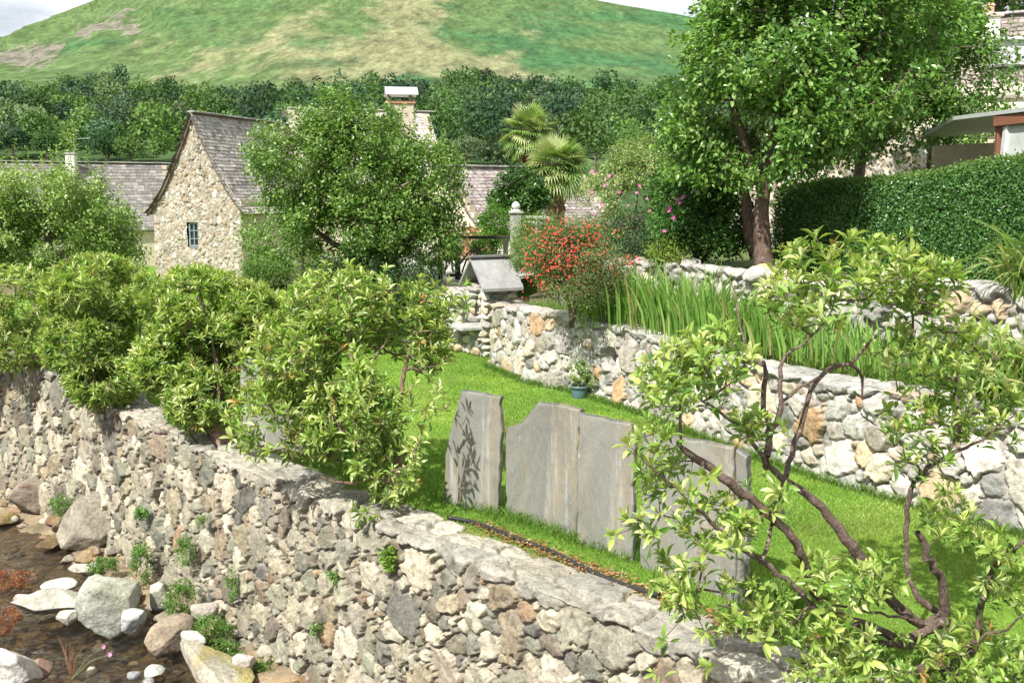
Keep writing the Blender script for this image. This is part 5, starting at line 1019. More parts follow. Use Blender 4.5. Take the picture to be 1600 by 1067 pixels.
# ------------------------------------------------------------------ hedge
HA = np.array([W(1212, 300, 14.0)[0], 14.0]); HB = np.array([W(1640, 300, 9.9)[0], 9.9]); HB = HB + (HB - HA) * .5
o_hd = thing('clipped_hedge', 'long clipped dark green hedge on the upper terrace', 'hedge', (HA[0], HA[1], 1.62))
rng = np.random.default_rng(61); ht = HB - HA; HL = np.linalg.norm(ht); ht = ht / HL; hn = np.array([ht[1], -ht[0]])
hn = hn if hn[1] < 0 else -hn
def h_top(x): return 2.62 + .07 * x + .03 * np.sin(x * 2.1)
def hedge_leaves(n, face):
    x = rng.random(n) * HL
    if face == 'front': s = rng.random(n); z = 1.6 + (h_top(x) - 1.6) * s; off = .035 * rng.normal(size=n) + .04 * fbm(x * 2.2, z * 2.2, None, 62, 3) - .05 * s ** 6; P = np.c_[HA + ht * x[:, None] + hn * off[:, None], z]; N0 = np.r_[hn, .35]
    elif face == 'end': s = rng.random(n); y = rng.random(n) * .9; z = 1.6 + (h_top(0 * x) - 1.6) * s; P = np.c_[HA - hn * y[:, None] - ht * (.03 + .03 * rng.normal(size=(n, 1))), z]; N0 = np.r_[-ht, .35]
    else: y = rng.random(n) * .9; z = h_top(x) + .025 * rng.normal(size=n) + .03 * fbm(x * 3, y * 3, None, 63, 3); P = np.c_[HA + ht * x[:, None] - hn * y[:, None], z]; N0 = np.array([0, 0, 1.0])
    D = nrm(rdir(rng, n) * .8 + N0 * .55 + [0, 0, .25]); Nn = nrm(N0 + rdir(rng, n) * .8)
    top = np.clip((P[:, 2] - h_top(x) + .10) / .1, 0, 1)[:, None]; C = pal(rng, n, [(.10, .23, .055), (.14, .28, .075), (.065, .165, .05)], None, .2); Cy = pal(rng, n, [(.17, .27, .05), (.12, .21, .04)]); C = C + (Cy - C) * top * (rng.random((n, 1)) < .6)
    return leaves(P, D, Nn, .034 * rng.uniform(.7, 1.3, n), .020, T_S, C)
V, F, C = join([hedge_leaves(62000, 'front'), hedge_leaves(26000, 'top'), hedge_leaves(5000, 'end')]); M('foliage', V, F, MLEAFG, o_hd, C)
mb = MB(); c = (HA + HB) / 2 - hn * .45; mb.box((c[0], c[1], 2.06), (HL - .1, .74, .98), math.atan2(ht[1], ht[0]), (.03, .04, .018), .05)  # solid core added behind the leaves, coloured near black as the hedge's inner shade
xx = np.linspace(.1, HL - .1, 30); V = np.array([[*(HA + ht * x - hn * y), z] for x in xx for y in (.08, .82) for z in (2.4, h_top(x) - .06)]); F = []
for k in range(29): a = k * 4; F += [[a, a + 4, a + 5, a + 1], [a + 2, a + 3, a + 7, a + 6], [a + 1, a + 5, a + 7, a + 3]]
mb.add(V, np.array(F), (.03, .04, .018)); mb.build('dark_core', MSOIL, o_hd)
# ------------------------------------------------------------------ generic bushes and flowers
def bush(name, label, cat, base, ells, n, ll, lw, cols, wts, seed, slen=.16, nper=26, thr=-.3, surf=.45, mat=None, tpl=T_S, rt=.004, stems=3, nscale=2, group=None, spikes_=None, up=.4, bark=(.14, .11, .08)):
    rng = np.random.default_rng(seed + 900); base = np.array(base, float); tr = []
    for k in range(stems):
        c, r = ells[k % len(ells)]; tr.append(([base + rng.normal(size=3) * [.04, .04, 0], (base + c) / 2 + rng.normal(size=3) * .06, c + rdir(rng, 1)[0] * r * .2], [.03, .02, .01]))
    return tree(name, label, cat, base, tr, ells, n, nper, ll, lw, cols, wts, seed, slen, rt, rtrunk=.03, mat=mat or MLEAFD, thr=thr, surf=surf, nscale=nscale, crown='foliage', tpl=tpl, group=group, spikes=spikes_, spike_n=30 if spikes_ is not None else 0, up=up, bark=bark)
def flower(parent, p, nrm_, r, col, seed, petals=5, name='flower', n=1, spread=0):
    rng = np.random.default_rng(seed); parts = []
    for q in range(n):
        c = np.array(p) + rng.normal(size=3) * spread; N0 = nrm(np.array(nrm_, float) + rng.normal(size=3) * .35); A = nrm(np.cross(N0, [.3, .1, .9])); B = np.cross(N0, A)
        a = np.arange(petals) * 2 * math.pi / petals + rng.random(); D = A * np.cos(a)[:, None] + B * np.sin(a)[:, None] + N0 * .35
        parts.append(leaves(np.tile(c, (petals, 1)), D, np.tile(N0, (petals, 1)), r * rng.uniform(.85, 1.1, petals), r * .8, T_M, np.tile(col, (petals, 1)) * rng.uniform(.8, 1.15, (petals, 1))))
    V, F, C = join(parts); return M(name, V, F, MPETAL, parent, C, True)
def gr(u, Y, z): p = W(u, 400, Y); p[2] = z; return p
DK = [(.035, .085, .025), (.055, .12, .035), (.025, .06, .02), (.08, .16, .05)]; LT = [(.14, .25, .05), (.20, .31, .07), (.10, .19, .035), (.26, .34, .11)]
bush('round_bush', 'rounded dark glossy bush in front of the palm trunks', 'bush', gr(812, 25, .9), [ell(812, 300, 36, 34, 25, .5), ell(800, 318, 34, 22, 25, .4), ell(825, 312, 30, 24, 25, .4)], 330, .11, .5, [(.05, .13, .025), (.08, .18, .035), (.03, .08, .018)], (3, 3, 2), 101, mat=MLEAFG, nper=22)
bush('laurel_bush', 'bright green bush left of the stone pillar with a pointed finial', 'bush', gr(775, 21, 1.0), [ell(775, 355, 26, 28, 21, .35), ell(760, 385, 26, 16, 20.5, .3), ell(768, 410, 24, 12, 20, .3)], 230, .07, .4, [(.12, .26, .04), (.17, .33, .06), (.08, .18, .03)], (3, 3, 2), 102, nper=24)
bush('low_hedge_bush', 'loose light green low hedge behind the red flowering shrub', 'hedge', gr(870, 17, 1.0), [ell(840, 368, 42, 28, 17, .35), ell(890, 362, 45, 24, 17, .35), ell(940, 372, 36, 26, 17, .35), ell(835, 400, 35, 25, 16.5, .3)], 420, .04, .45, [(.14, .24, .05), (.19, .29, .07), (.09, .17, .035)], (3, 3, 2), 103, nper=30)
hb = bush('flowering_bush', 'pale leaved bush with pink flowers right of the palms', 'bush', gr(975, 16.5, 1.0), [ell(960, 305, 46, 42, 16.5, .7), ell(1000, 290, 46, 45, 16.5, .7), ell(990, 345, 60, 40, 16.3, .6), ell(985, 250, 30, 26, 16.5, .4), ell(1015, 245, 30, 30, 16.8, .4)], 560, .045, .5, [(.20, .30, .08), (.30, .38, .14), (.13, .22, .05), (.44, .48, .26)], (3, 3, 2, 2), 104, nper=30, thr=-.2, spikes_=np.array([W(u, v, 16.5) for u, v in ((985, 230), (1010, 222), (995, 215), (1030, 232), (960, 265), (940, 275))]))
rng = np.random.default_rng(8)
for k, (u, v) in enumerate([(925, 268), (932, 272), (918, 280), (945, 290), (940, 320), (995, 302), (982, 322), (1000, 290), (925, 300), (952, 276), (1010, 312), (1015, 330), (968, 300), (930, 335), (990, 338), (1003, 345)]): flower(hb, W(u, v, 15.75), (-.4, -.8, .4), .036, (.62, .18, .36), k)
hb2 = bush('flowering_bush', 'dark leaved bush with a few pink flowers left of the apple trunk', 'bush', gr(1095, 13.6, 1.62), [ell(1085, 330, 55, 40, 13.6, .55), ell(1130, 340, 45, 42, 13.6, .5), ell(1060, 355, 42, 30, 13.4, .4), ell(1110, 290, 50, 30, 13.8, .5), ell(1120, 375, 55, 25, 13.3, .4), ell(1050, 300, 35, 26, 14, .4)], 620, .055, .7, [(.055, .14, .03), (.09, .20, .04), (.035, .085, .02)], (3, 3, 2), 105, nper=28)
for k, (u, v) in enumerate([(1058, 312), (1062, 318), (1046, 325), (1068, 308), (1038, 362), (1044, 330), (1052, 340), (1090, 300)]): flower(hb2, W(u, v, 12.95), (-.4, -.8, .4), .033, (.60, .14, .38), 40 + k)
bush('low_dark_bush', 'low grey green bush at the left end of the rockery wall', 'bush', gr(985, 14.8, 1.2), [ell(985, 368, 42, 32, 14.8, .5), ell(1005, 390, 35, 22, 14.6, .4), ell(960, 390, 28, 20, 14.6, .4)], 380, .03, .55, [(.05, .11, .045), (.08, .15, .06), (.03, .07, .03)], (3, 3, 2), 106, nper=34)
bush('yellow_green_plant', 'small yellow green plant on top of the rockery wall', 'plant', gr(1040, 13.2, 1.6), [ell(1040, 398, 22, 16, 13.2, .2)], 90, .035, .5, [(.26, .36, .07), (.20, .30, .05)], (1, 1), 107, nper=26)
# ivy on the tall chimney
iv = [ell(607, 205, 12, 42, 43.0, .3), ell(600, 260, 22, 30, 43, .4)]; rng = np.random.default_rng(12); tp = ell_sample(rng, iv, 260, .6, 1, -1)
V, F, C = shoots(rng, tp, rdir(rng, len(tp)), .2, 24, .10, .7, [(.12, .24, .05), (.08, .17, .035)], (1, 1)); M('ivy', V, F, MLEAFD, o_ch, C)

# red flowering shrub on the terrace
YS = 12.9; sb = bush('red_flowering_shrub', 'airy shrub covered in small red flowers leaning over the garden wall', 'shrub', gr(895, YS, .92), [ell(885, 410, 50, 45, YS, .4), ell(930, 425, 48, 45, YS - .2, .4), ell(860, 400, 40, 35, YS + .2, .35), ell(905, 450, 58, 28, YS - .3, .35), ell(900, 370, 40, 22, YS, .3)], 950, .030, .5, [(.12, .19, .05), (.20, .27, .10), (.10, .15, .045), (.22, .17, .09)], (3, 3, 2, .6), 108, nper=36, thr=-.35, slen=.2, surf=.6, up=.7)
rng = np.random.default_rng(9); k = 0
for k in range(95):
    u = rng.normal(885, 38); v = rng.normal(398, 34)
    if k < 25: u = rng.normal(838, 9); v = rng.normal(405, 12)
    if abs(u - 893) > 80 or v > 468 or v < 340: u, v = 890, 380 + k * .6
    flower(sb, W(u, v, YS - .38 + rng.normal() * .06), (-.5, -.8, .4), .018, (.72, .07, .05) if k % 4 else (.75, .16, .08), 200 + k, 4)
fl_ = []
for k in range(420):
    u = rng.normal(885, 40); v = rng.normal(398, 36)
    if abs(u - 893) > 78 or v > 468 or v < 340: continue
    c = W(u, v, YS - .34 + rng.normal() * .08); a = np.arange(4) * 1.57 + rng.random(); N0 = nrm(np.array([-.5, -.8, .4]) + rng.normal(size=3) * .4); A = nrm(np.cross(N0, [.3, .1, .9])); B = np.cross(N0, A)
    fl_.append(leaves(np.tile(c, (4, 1)), A * np.cos(a)[:, None] + B * np.sin(a)[:, None] + N0 * .3, np.tile(N0, (4, 1)), .017, .013, T_S, np.tile((.70, .07, .05), (4, 1))))
V, F, C = join(fl_); tag(M('flowers', V, F, MPETAL, sb, C), kind='stuff')
mp_ = thing('red_montbretia', 'small cluster of bright red flowers at the left end of the rockery', 'plant', gr(984, 13.8, 1.1))
for k, (u, v) in enumerate([(980, 403), (976, 410), (984, 408), (995, 402), (1000, 406), (978, 407), (982, 412), (987, 404), (973, 405), (990, 410), (981, 399), (985, 414)]): flower(mp_, W(u, v, 13.7), (-.3, -.9, .3), .026, (.70, .04, .05), 330 + k, 5)
P = np.array([gr(984, 13.8, 1.0) + [q, w_, 0] for q, w_ in np.random.default_rng(2).normal(size=(40, 2)) * .08]); V, F, C = blades(P, np.full(40, .68), .018, np.random.default_rng(3).normal(size=(40, 2)), np.full(40, .3), np.full(40, .1), pal(np.random.default_rng(4), 40, LT)); M('leaf', V, F, MGRASS, mp_, C)

# iris clumps
IR = [(.17, .32, .06), (.24, .40, .10), (.11, .23, .045), (.32, .46, .15)]
ib = [(944, 13.3, .62, 'beside the red flowering shrub'), (978, 12.9, .78, 'second to the right of the red flowering shrub'), (1016, 12.6, .80, 'third to the right of the red flowering shrub'), (1052, 12.2, .82, 'in front of the small yellow green plant'), (1090, 11.9, .85, 'tallest in the middle of the terrace bed'),
      (1125, 11.5, .80, 'just left of the apple trunk'), (1160, 11.2, .70, 'below the apple trunk'), (1215, 10.8, .62, 'below the left end of the clipped hedge'), (1290, 10.2, .55, 'behind the bare branch tips'), (1370, 9.7, .5, 'behind the leafy top of the foreground shrub'), (1450, 9.2, .5, 'towards the right of the terrace bed'), (1530, 8.8, .55, 'near the right edge of the terrace bed')]
for k, (u, Y, h, wh) in enumerate(ib):
    rng = np.random.default_rng(400 + k); c = gr(u, Y, .93); n = 135 if k < 8 else 105; P = c + np.c_[rng.normal(size=(n, 2)) * [.20, .20], np.zeros(n)]; dv = (P - c)[:, :2] + rng.normal(size=(n, 2)) * .08
    C = pal(rng, n, IR, (4, 4, 3, 2)); dry = rng.random(n) < .05; C[dry] = (.42, .34, .16); V, F, C = blades(P, h * rng.uniform(.55, 1.12, n), .024, dv, rng.uniform(.05, .42, n), rng.uniform(0, .28, n), C, 5)
    o = M('iris_clump', V, F, MGRASS, None, C, True, origin=c); tag(o, 'clump of green sword leaves ' + wh, 'plant', 'iris clumps in the terrace bed')
rng = np.random.default_rng(450); n = 14000; u_, Q_, N_ = rs_path(GW, .05); kk = rng.integers(5, len(u_), n); off = .44 + np.abs(rng.normal(size=n)) * .45; P = np.c_[Q_[kk] - N_[kk] * off[:, None], np.full(n, .86)]
m = fbm(P[:, 0] * 1.7, P[:, 1] * 1.7, None, 71, 2) > -.35; P = P[m]; n = len(P)
V, F, C = blades(P, rng.uniform(.06, .26, n), .009, rng.normal(size=(n, 2)), rng.uniform(.2, 1.1, n), .3, pal(rng, n, [(.13, .23, .045), (.20, .30, .07), (.08, .15, .03), (.34, .31, .14)], (4, 3, 3, 1)), 3); tag(M('terrace_weeds', V, F, MGRASS, None, C), kind='stuff')
o = bush('rust_red_sedum', 'low rust red cushion plant on the edge of the garden wall', 'plant', gr(1140, 11.35, .92), [(gr(1140, 11.35, .96), np.array([.22, .16, .07]))], 120, .02, .6, [(.28, .12, .06), (.36, .20, .10), (.20, .10, .05)], (1, 1, 1), 109, nper=30, stems=2, slen=.06)
# arching strap leaves at the right edge
for k, (u, Y, z, h, lab) in enumerate([(1612, 9.3, 1.62, 1.0, 'strap leaved clump arching down over the rockery at the right edge, the upper one'), (1612, 8.2, .92, 1.15, 'strap leaved clump arching at the right edge, the lower one with pale drooping leaves'), (1575, 7.9, .92, .6, 'low strap leaved tuft on the terrace near the right edge')]):
    rng = np.random.default_rng(460 + k); c = gr(u, Y, z); n = 130; P = c + np.c_[rng.normal(size=(n, 2)) * .10, np.zeros(n)]; dv = rng.normal(size=(n, 2)) + [-.9, -.2]
    V, F, C = blades(P, h * rng.uniform(.7, 1.15, n), .026, dv, rng.uniform(.25, .8, n), rng.uniform(.3, .9, n), pal(rng, n, [(.20, .31, .08), (.30, .38, .14), (.13, .23, .05), (.40, .38, .17)], (4, 3, 3, 1)), 8)
    tag(M('strap_leaf_clump', V, F, MGRASS, None, C, True, origin=c), lab, 'plant', 'strap leaved plants at the right edge')

# ------------------------------------------------------------------ shrine, gate, wood pile, pillar
pg = strip('gravel_path', [tuple(gr(628, 17.6, 0)[:2]), tuple(gr(628, 34, 0)[:2])], [tuple(gr(745, 16.6, 0)[:2] + np.array([.1, .1])), tuple(gr(960, 34, 0)[:2])], 60, 40, lambda X, Y, t: .93 + .004 * (Y - 17) + .02 * fbm(X * 2, Y * 2, None, 8, 3), lambda X, Y: np.array([.42, .39, .35]) * (1 + .4 * fbm(X * 4, Y * 4, None, 6, 4)[..., None])); tag(pg, kind='structure')
def stack(name, parent, a, b, z0, z1, th, seed, s=.16, pf=pal_garden, core=True):
    """a small wall of individually shaped stones over a mortar core"""
    rng = np.random.default_rng(seed); a = np.array(a, float)[:2]; b = np.array(b, float)[:2]; L = np.linalg.norm(b - a); t = (b - a) / L; ang = math.atan2(t[1], t[0]); parts = []; z = z0; n2 = np.array([t[1], -t[0]])
    while z < z1 - .02:
        hgt = min(rng.uniform(.7, 1.3) * s * .75, z1 - z); x = -s * .2
        while x < L:
            w_ = s * rng.uniform(.6, 1.8); 
            for sd_ in (-1, 1):
                c = a + t * min(x + w_ / 2, L) + n2 * sd_ * (th / 2 - .05); V, F, C = rock_mesh(rng, (w_ * 1.12, .16, hgt * 1.22), ang, rng.normal() * .08, pf(rng, 1)[0], 3, c=(c[0], c[1], z + hgt / 2)); parts.append((V, F, C))
            x += w_
        z += hgt
    cx, cyy = (a + b) / 2; mb = MB(); mb.box((cx, cyy, (z0 + z1) / 2), (L, th - .09, z1 - z0 - .02), ang, (.42, .40, .36))
    V, F, C = join(parts); mb.add(V, F, C); return mb.build(name, MSG, parent, True)
se = np.array([W(761, 449, 16.0)[0], 16.0]); zE = W(761, 449, 16)[2]; g_ = np.array([-.45, .89]); r_ = np.array([.89, .45])
o_s = thing('stone_shrine', 'small stone niche shrine with a pitched slate roof ending the garden wall', 'shrine', (se[0], se[1], 0))
nearA = se + g_ * .12 + r_ * .02; farA = se + g_ * .72 + r_ * .02
stack('side_wall', o_s, nearA - r_ * .06, nearA + r_ * .55, .0, zE + .02, .20, 71, .17); stack('side_wall', o_s, farA, farA + r_ * .55, .0, zE + .02, .2, 72, .17)
stack('back_wall', o_s, nearA + r_ * .5 + g_ * .1, farA + r_ * .5, .0, zE + .18, .18, 73, .2, lambda rng, n: pal(rng, n, [(.62, .50, .34), (.6, .56, .48)]))
stack('base', o_s, nearA + g_ * .1, farA - g_ * .02, 0, .42, .3, 74, .17)
mb = MB(); c = (nearA + farA) / 2 - r_ * .10; mb.box((c[0], c[1], .46), (.62, .60, .06), math.atan2(r_[1], r_[0]), (.40, .40, .38), .012); c2 = c + r_ * .3 + g_ * .02; mb.box((c2[0], c2[1], .52), (.10, .08, .05), .3, (.5, .2, .12), .008); mb.build('ledge', MSG, o_s)
apx = (se + g_ * .42); zA = W(749, 405, 16.3)[2] + .02; mb = MB(); cs = (.30, .30, .295)
for sg, e0 in ((-1, se - g_ * .05), (1, se + g_ * .89)):
    V = []
    for o_, zz in ((-.10, 0), (.62, 0)):
        p = apx + r_ * o_; q = e0 + r_ * o_; V += [[p[0], p[1], zA], [q[0], q[1], zE - .02]]
    V = np.array(V); V2 = V - [0, 0, .045]; mb.add(np.concatenate([V, V2]), np.array([[0, 1, 3, 2], [4, 6, 7, 5], [0, 4, 5, 1], [2, 3, 7, 6], [1, 5, 7, 3], [0, 2, 6, 4]]), cs)
p = apx + r_ * .26; mb.box((p[0], p[1], zA + .015), (.76, .12, .035), math.atan2(r_[1], r_[0]), (.16, .16, .16), .006); mb.build('roof', MSLATE, o_s)
o_w2 = thing('end_wall', 'shaded low stone wall between the shrine and the fruit tree, below the gate', 'stone wall', (farA[0], farA[1], 0))
stack('stonework', o_w2, farA - r_ * .05, gr(600, 18.2, 0), 0, .93, .35, 75, .24)
# gate
o_g = thing('garden_gate', 'dark weathered wooden gate with curved braces in front of the log pile', 'gate', gr(712, 19.3, .95))
mb = MB(); YG = 19.3; zt_ = W(700, 371, YG)[2]
mb.tube(PX([(688, 432), (688, 400), (690, 382), (697, 371)], YG), .045, 8); a = gr(688, YG, .93); mb.tube([a, W(688, 425, YG)], .045, 8)
MWOOD2 = plain('tarred_wood', (.035, .03, .026), .8, 30, .3); mb.build('post', MWOOD2, o_g); mb = MB(); c = gr(715, YG, 0); mb.box((c[0], YG, (zt_ + .95) / 2 + .02), (.10, .10, zt_ - .93), 0, None, .01); mb.build('post', MWOOD2, o_g); mb = MB(); c = gr(790, YG, 0); mb.box((c[0], YG, (zt_ + .95) / 2), (.09, .09, zt_ - .95), 0, None, .01)
mb.build('post', MWOOD2, o_g)
mb = MB(); p0, p1 = W(686, 371, YG - .02), W(795, 371, YG - .02); bar(mb, p0, p1, .05, .06); bar(mb, W(700, 430, YG), W(790, 430, YG), .05, .05); mb.build('rail', MWOOD2, o_g)
for l in ([(711, 380), (700, 388), (692, 400), (690, 415)], [(719, 412), (732, 395), (738, 390), (745, 395), (750, 405)], [(694, 430), (698, 410), (702, 392)], [(708, 425), (705, 405), (702, 392)], [(722, 425), (728, 408), (736, 396), (747, 388)], [(756, 425), (754, 405), (748, 388)]):
    mb = MB(); mb.tube(PX(l, YG), .018, 6); mb.build('brace', MWOOD2, o_g)
# log pile
o_l = thing('log_pile', 'stacked firewood logs with orange brown cut ends behind the gate', 'log pile', gr(725, 25, 1.0)); rng = np.random.default_rng(88); MLOG = col_mat('log_wood', s1=8, s2=40, lo=.7, hi=1.3)
k = 0
for row in range(6):
    x = -.62 + (row % 2) * .07 + row * .03
    while x < .75 - row * .04 and k < 99:
        r = rng.uniform(.055, .09); p = gr(725, 25, 1.0) + [x + r, rng.normal() * .03, .07 + row * .125]
        a = np.linspace(0, 2 * math.pi, 9, endpoint=False) + rng.random(); rr_ = r * rng.uniform(.8, 1.1, 9); mb = MB(); V = []
        for yy in (-.18, .2): V += [[p[0] + q * math.cos(w_), p[1] + yy, p[2] + q * math.sin(w_)] for q, w_ in zip(rr_, a)]
        i = np.arange(9); mb.add(np.array(V), [np.stack([i, i + 9, (i + 1) % 9 + 9, (i + 1) % 9], -1), i[None], (i[::-1] + 9)[None]], np.array([(.46, .26, .14), (.55, .36, .22), (.36, .16, .09)][rng.integers(3)]) * rng.uniform(.8, 1.2)); mb.build('log', MLOG, o_l); x += r * 2.02; k += 1
# pillar with finial and rail
o_p = thing('gate_pillar', 'grey stone pillar with a pale pointed acorn finial above the low hedge', 'pillar', gr(805, 20, 1)); c = gr(806, 20, 0); zz = W(806, 346, 20)[2]; zf = W(806, 331, 20)[2]
mb = MB(); mb.box((c[0], 20, (1 + zf) / 2), (.19, .19, zf - 1 - .03), .2, (.40, .39, .36), .01); mb.box((c[0], 20, zf - .01), (.25, .25, .045), .2, (.5, .49, .46), .01); mb.build('shaft', MSG, o_p)
mb = MB(); mb.lathe((c[0], 20, zf + .012), [(.09, 0), (.09, .02), (.05, .035), (.06, .05), (.088, .08), (.075, .13), (.04, .17), (0, .19)], 20, (.66, .65, .62)); mb.build('finial', MSG, o_p, True)
o_f = thing('white_rail', 'short pale wooden rail right of the finial pillar', 'railing', gr(835, 20, 1)); mb = MB(); 
for v in (339, 347): bar(mb, W(816, v, 20), W(862, v + 1, 20), .03, .045)
mb.build('rail', plain('pale_paint', (.62, .62, .58), .6, 20, .1), o_f); MPP = plain('pale_post', (.5, .5, .46), .6, 20, .1); mb = MB(); bar(mb, gr(838, 20, .95), W(838, 338, 20), .05, .05); mb.build('post', MPP, o_f); mb = MB(); bar(mb, gr(862, 20, .95), W(862, 338, 20), .05, .05); mb.build('post', MPP, o_f)
# flower pot
pp = G(905, 622, 0); o_pt = thing('flower_pot', 'grey blue plastic pot with a small leafy plant below the garden wall', 'flower pot', pp); mb = MB()
mb.lathe(pp, [(0, .005), (.085, .005), (.088, .012), (.104, .10), (.107, .135), (.120, .137), (.122, .165), (.113, .167), (.108, .14), (.105, .135), (0, .13)], 28); mb.build('pot', plain('pot_plastic', (.10, .17, .19), .38, 30, .05, .03), o_pt, True)
rng = np.random.default_rng(13); tp = ell_sample(rng, [(pp + [0, 0, .30], np.array([.13, .12, .17])), (pp + [.1, 0, .2], np.array([.14, .1, .07]))], 80, .6, 1, -1); S = Skel(); S.line([pp + [0, 0, .12], pp + [0, 0, .2], pp + [.01, 0, .3]], [.008, .006, .004], -1, .03); S.grow(tp, pp + [0, 0, .12], .05, rng); V, F, C = S.mesh(S.radii(.0015, .4, .008), 5, (.14, .2, .06)); M('stem', V, F, MBARKD, o_pt, C)
V, F, C = shoots(rng, tp, tp - pp, .06, 14, .032, .6, [(.22, .33, .08), (.30, .40, .14), (.14, .24, .05)], (2, 2, 1), T_M, .2, .012); M('foliage', V, F, MLEAFD, o_pt, C)
# garden items left
bush('small_tree', 'small thin stemmed shrub on the grass bank before the barn', 'shrub', gr(428, 17, .0), [ell(425, 435, 32, 26, 17, .35), ell(405, 425, 22, 16, 17, .3), ell(450, 440, 18, 18, 17, .3)], 200, .045, .5, [(.10, .19, .04), (.15, .26, .06)], (1, 1), 110, nper=24)
bush('clipped_ball', 'round clipped yellow green shrub in front of the large fruit tree', 'shrub', gr(480, 16.5, .05), [ell(480, 465, 22, 26, 16.5, .26)], 240, .022, .55, [(.22, .30, .05), (.30, .36, .08), (.12, .18, .03)], (2, 1, 1), 111, nper=34, surf=.25, slen=.06)
bush('dark_shrub', 'dark low shrub under the large fruit tree', 'shrub', gr(600, 17.4, 0), [ell(560, 440, 60, 40, 17.6, .6), ell(640, 450, 48, 36, 17.4, .5), ell(600, 480, 70, 40, 17.2, .5)], 560, .05, .55, DK, (3, 3, 3, 1), 112, nper=28)
p = G(462, 492, .1); V, F, C = rock_mesh(np.random.default_rng(3), (.55, .4, .42), .3, 0, (.60, .60, .60), 4, c=(p[0], p[1], .12)); tag(M('rock', V, F, MBOUL, None, C, True, origin=(p[0], p[1], 0)), 'white rock on the lawn by the clipped yellow ball', 'rock')
# plants rooted in the near wall and at the waterside
def wallpt(u, v, out=.06):
    Ys = np.linspace(5, 19, 3000); z = W(u, v, 10)[2]; f = (u - 800) / FPX * Ys - (nwx(Ys) - out)
    k = int(np.argmin(np.abs(f))); Y = Ys[k]; p = W(u, v, Y); hgt = np.clip(-p[2] / 1.95, 0, 1); Y -= .16 * hgt * .9; return W(u, v, Y)
def weed(label, p, r, n, seed, cols=((.13, .25, .05), (.19, .33, .08), (.09, .17, .035)), ll=.022, fl=0, name='wall_plant', mat=None, red=0):
    rng = np.random.default_rng(seed); p = np.array(p); o = thing(name, label, 'plant', p, 'plants rooted in the stream wall and its foot'); e = [(p, np.array(r))]; tp = ell_sample(rng, e, n, .7, 9, -.3, seed)
    V, F, C = shoots(rng, tp, rdir(rng, n) + [-.2, -.2, .6], .06, 20, ll, .5, list(cols), None, T_S, .1, .012); M('foliage', V, F, MLEAFD, o, C)
    for k in range(fl): q = p + rdir(rng, 1)[0] * r * np.array([.9, .9, .9]); flower(o, q + [-.03, -.03, .02], (-.4, -.6, .7), .011, (.75, .72, .72), seed * 10 + k, 5)
weed('feathery green tuft with tiny white flowers above the big greenish boulder', wallpt(222, 880, .22), [.13, .12, .24], 130, 501, fl=12)
weed('small bright green tuft growing from a joint in the left part of the wall', wallpt(222, 802), [.05, .05, .06], 24, 502, ll=.03)
weed('trailing green plant on the wall right of the feathery tuft', wallpt(290, 862, .1), [.10, .08, .16], 70, 503)
weed('leafy green cushion between the upright white boulder and the wall', wallpt(283, 940, .30), [.16, .14, .22], 150, 504, fl=8)
weed('green weeds spreading over the foot of the wall above the sloping slab', wallpt(330, 985, .3), [.20, .16, .14], 130, 505)
weed('bright green moss and weeds at the lower end of the sloping slab', wallpt(352, 1030, .3), [.20, .15, .16], 160, 506, fl=5)
weed('green weed cushion at the bottom edge of the picture by the wall', wallpt(405, 1055, .22), [.20, .14, .12], 140, 507, fl=4)
weed('small fern tuft in the wall face below the overhanging shrub', wallpt(610, 876, .04), [.05, .04, .09], 26, 508, ll=.045, cols=((.18, .30, .05), (.24, .36, .08)))
weed('green tuft behind the flat topped boulder near the left edge', wallpt(95, 790, .2), [.14, .12, .14], 80, 509, fl=4)
weed('low green clump left of the feathery tuft at the waterline', wallpt(160, 885, .5), [.18, .14, .10], 110, 510, fl=4)
weed('thin green trailing weed low on the wall above the bottom weeds', wallpt(362, 915, .08), [.05, .04, .16], 34, 511)
weed('tiny green sprig in the wall joint left of the middle', wallpt(318, 812, .04), [.04, .04, .04], 10, 512, ll=.025)
weed('tiny moss sprig in a joint below the coping near the fern', wallpt(520, 905, .03), [.04, .04, .05], 12, 513, ll=.025)
weed('small green sprig low in the wall near the bottom middle', wallpt(495, 985, .05), [.04, .04, .05], 12, 514, ll=.025)
weed('rusty red riverside plant at the left edge of the stream', G(20, 905, -1.6), [.22, .18, .12], 90, 515, ((.35, .12, .06), (.42, .2, .1), (.2, .1, .05)), name='riverside_plant')
weed('rusty red tuft by the water near the bottom left corner', G(8, 968, -1.55), [.16, .14, .14], 70, 516, ((.35, .14, .06), (.3, .16, .08), (.25, .12, .06)), name='riverside_plant')
p = G(112, 1060, -1.5); o = thing('wild_stalks', 'thin reddish wild stalks with two small pink flowers over the water', 'plant', p, None); rng = np.random.default_rng(19); mb = MB()
for q in range(9): e = p + [rng.normal() * .07, rng.normal() * .05, .25 + rng.random() * .18]; mb.tube([p, (p + e) / 2 + rng.normal(size=3) * .015, e], [.003, .0025, .0015], 5, (.40, .2, .12))
for u, v in ((163, 1010), (172, 1022)): e = W(u, v, p[1] - .1); mb.tube([p, (p + e) / 2 + [0, 0, .05], e], [.003, .002, .0015], 5, (.3, .35, .15))
mb.build('stem', MBARKD, o); flower(o, W(163, 1010, p[1] - .1), (-.2, -.8, .5), .022, (.75, .25, .45), 3); flower(o, W(172, 1022, p[1] - .1), (-.2, -.8, .5), .022, (.75, .35, .55), 4)

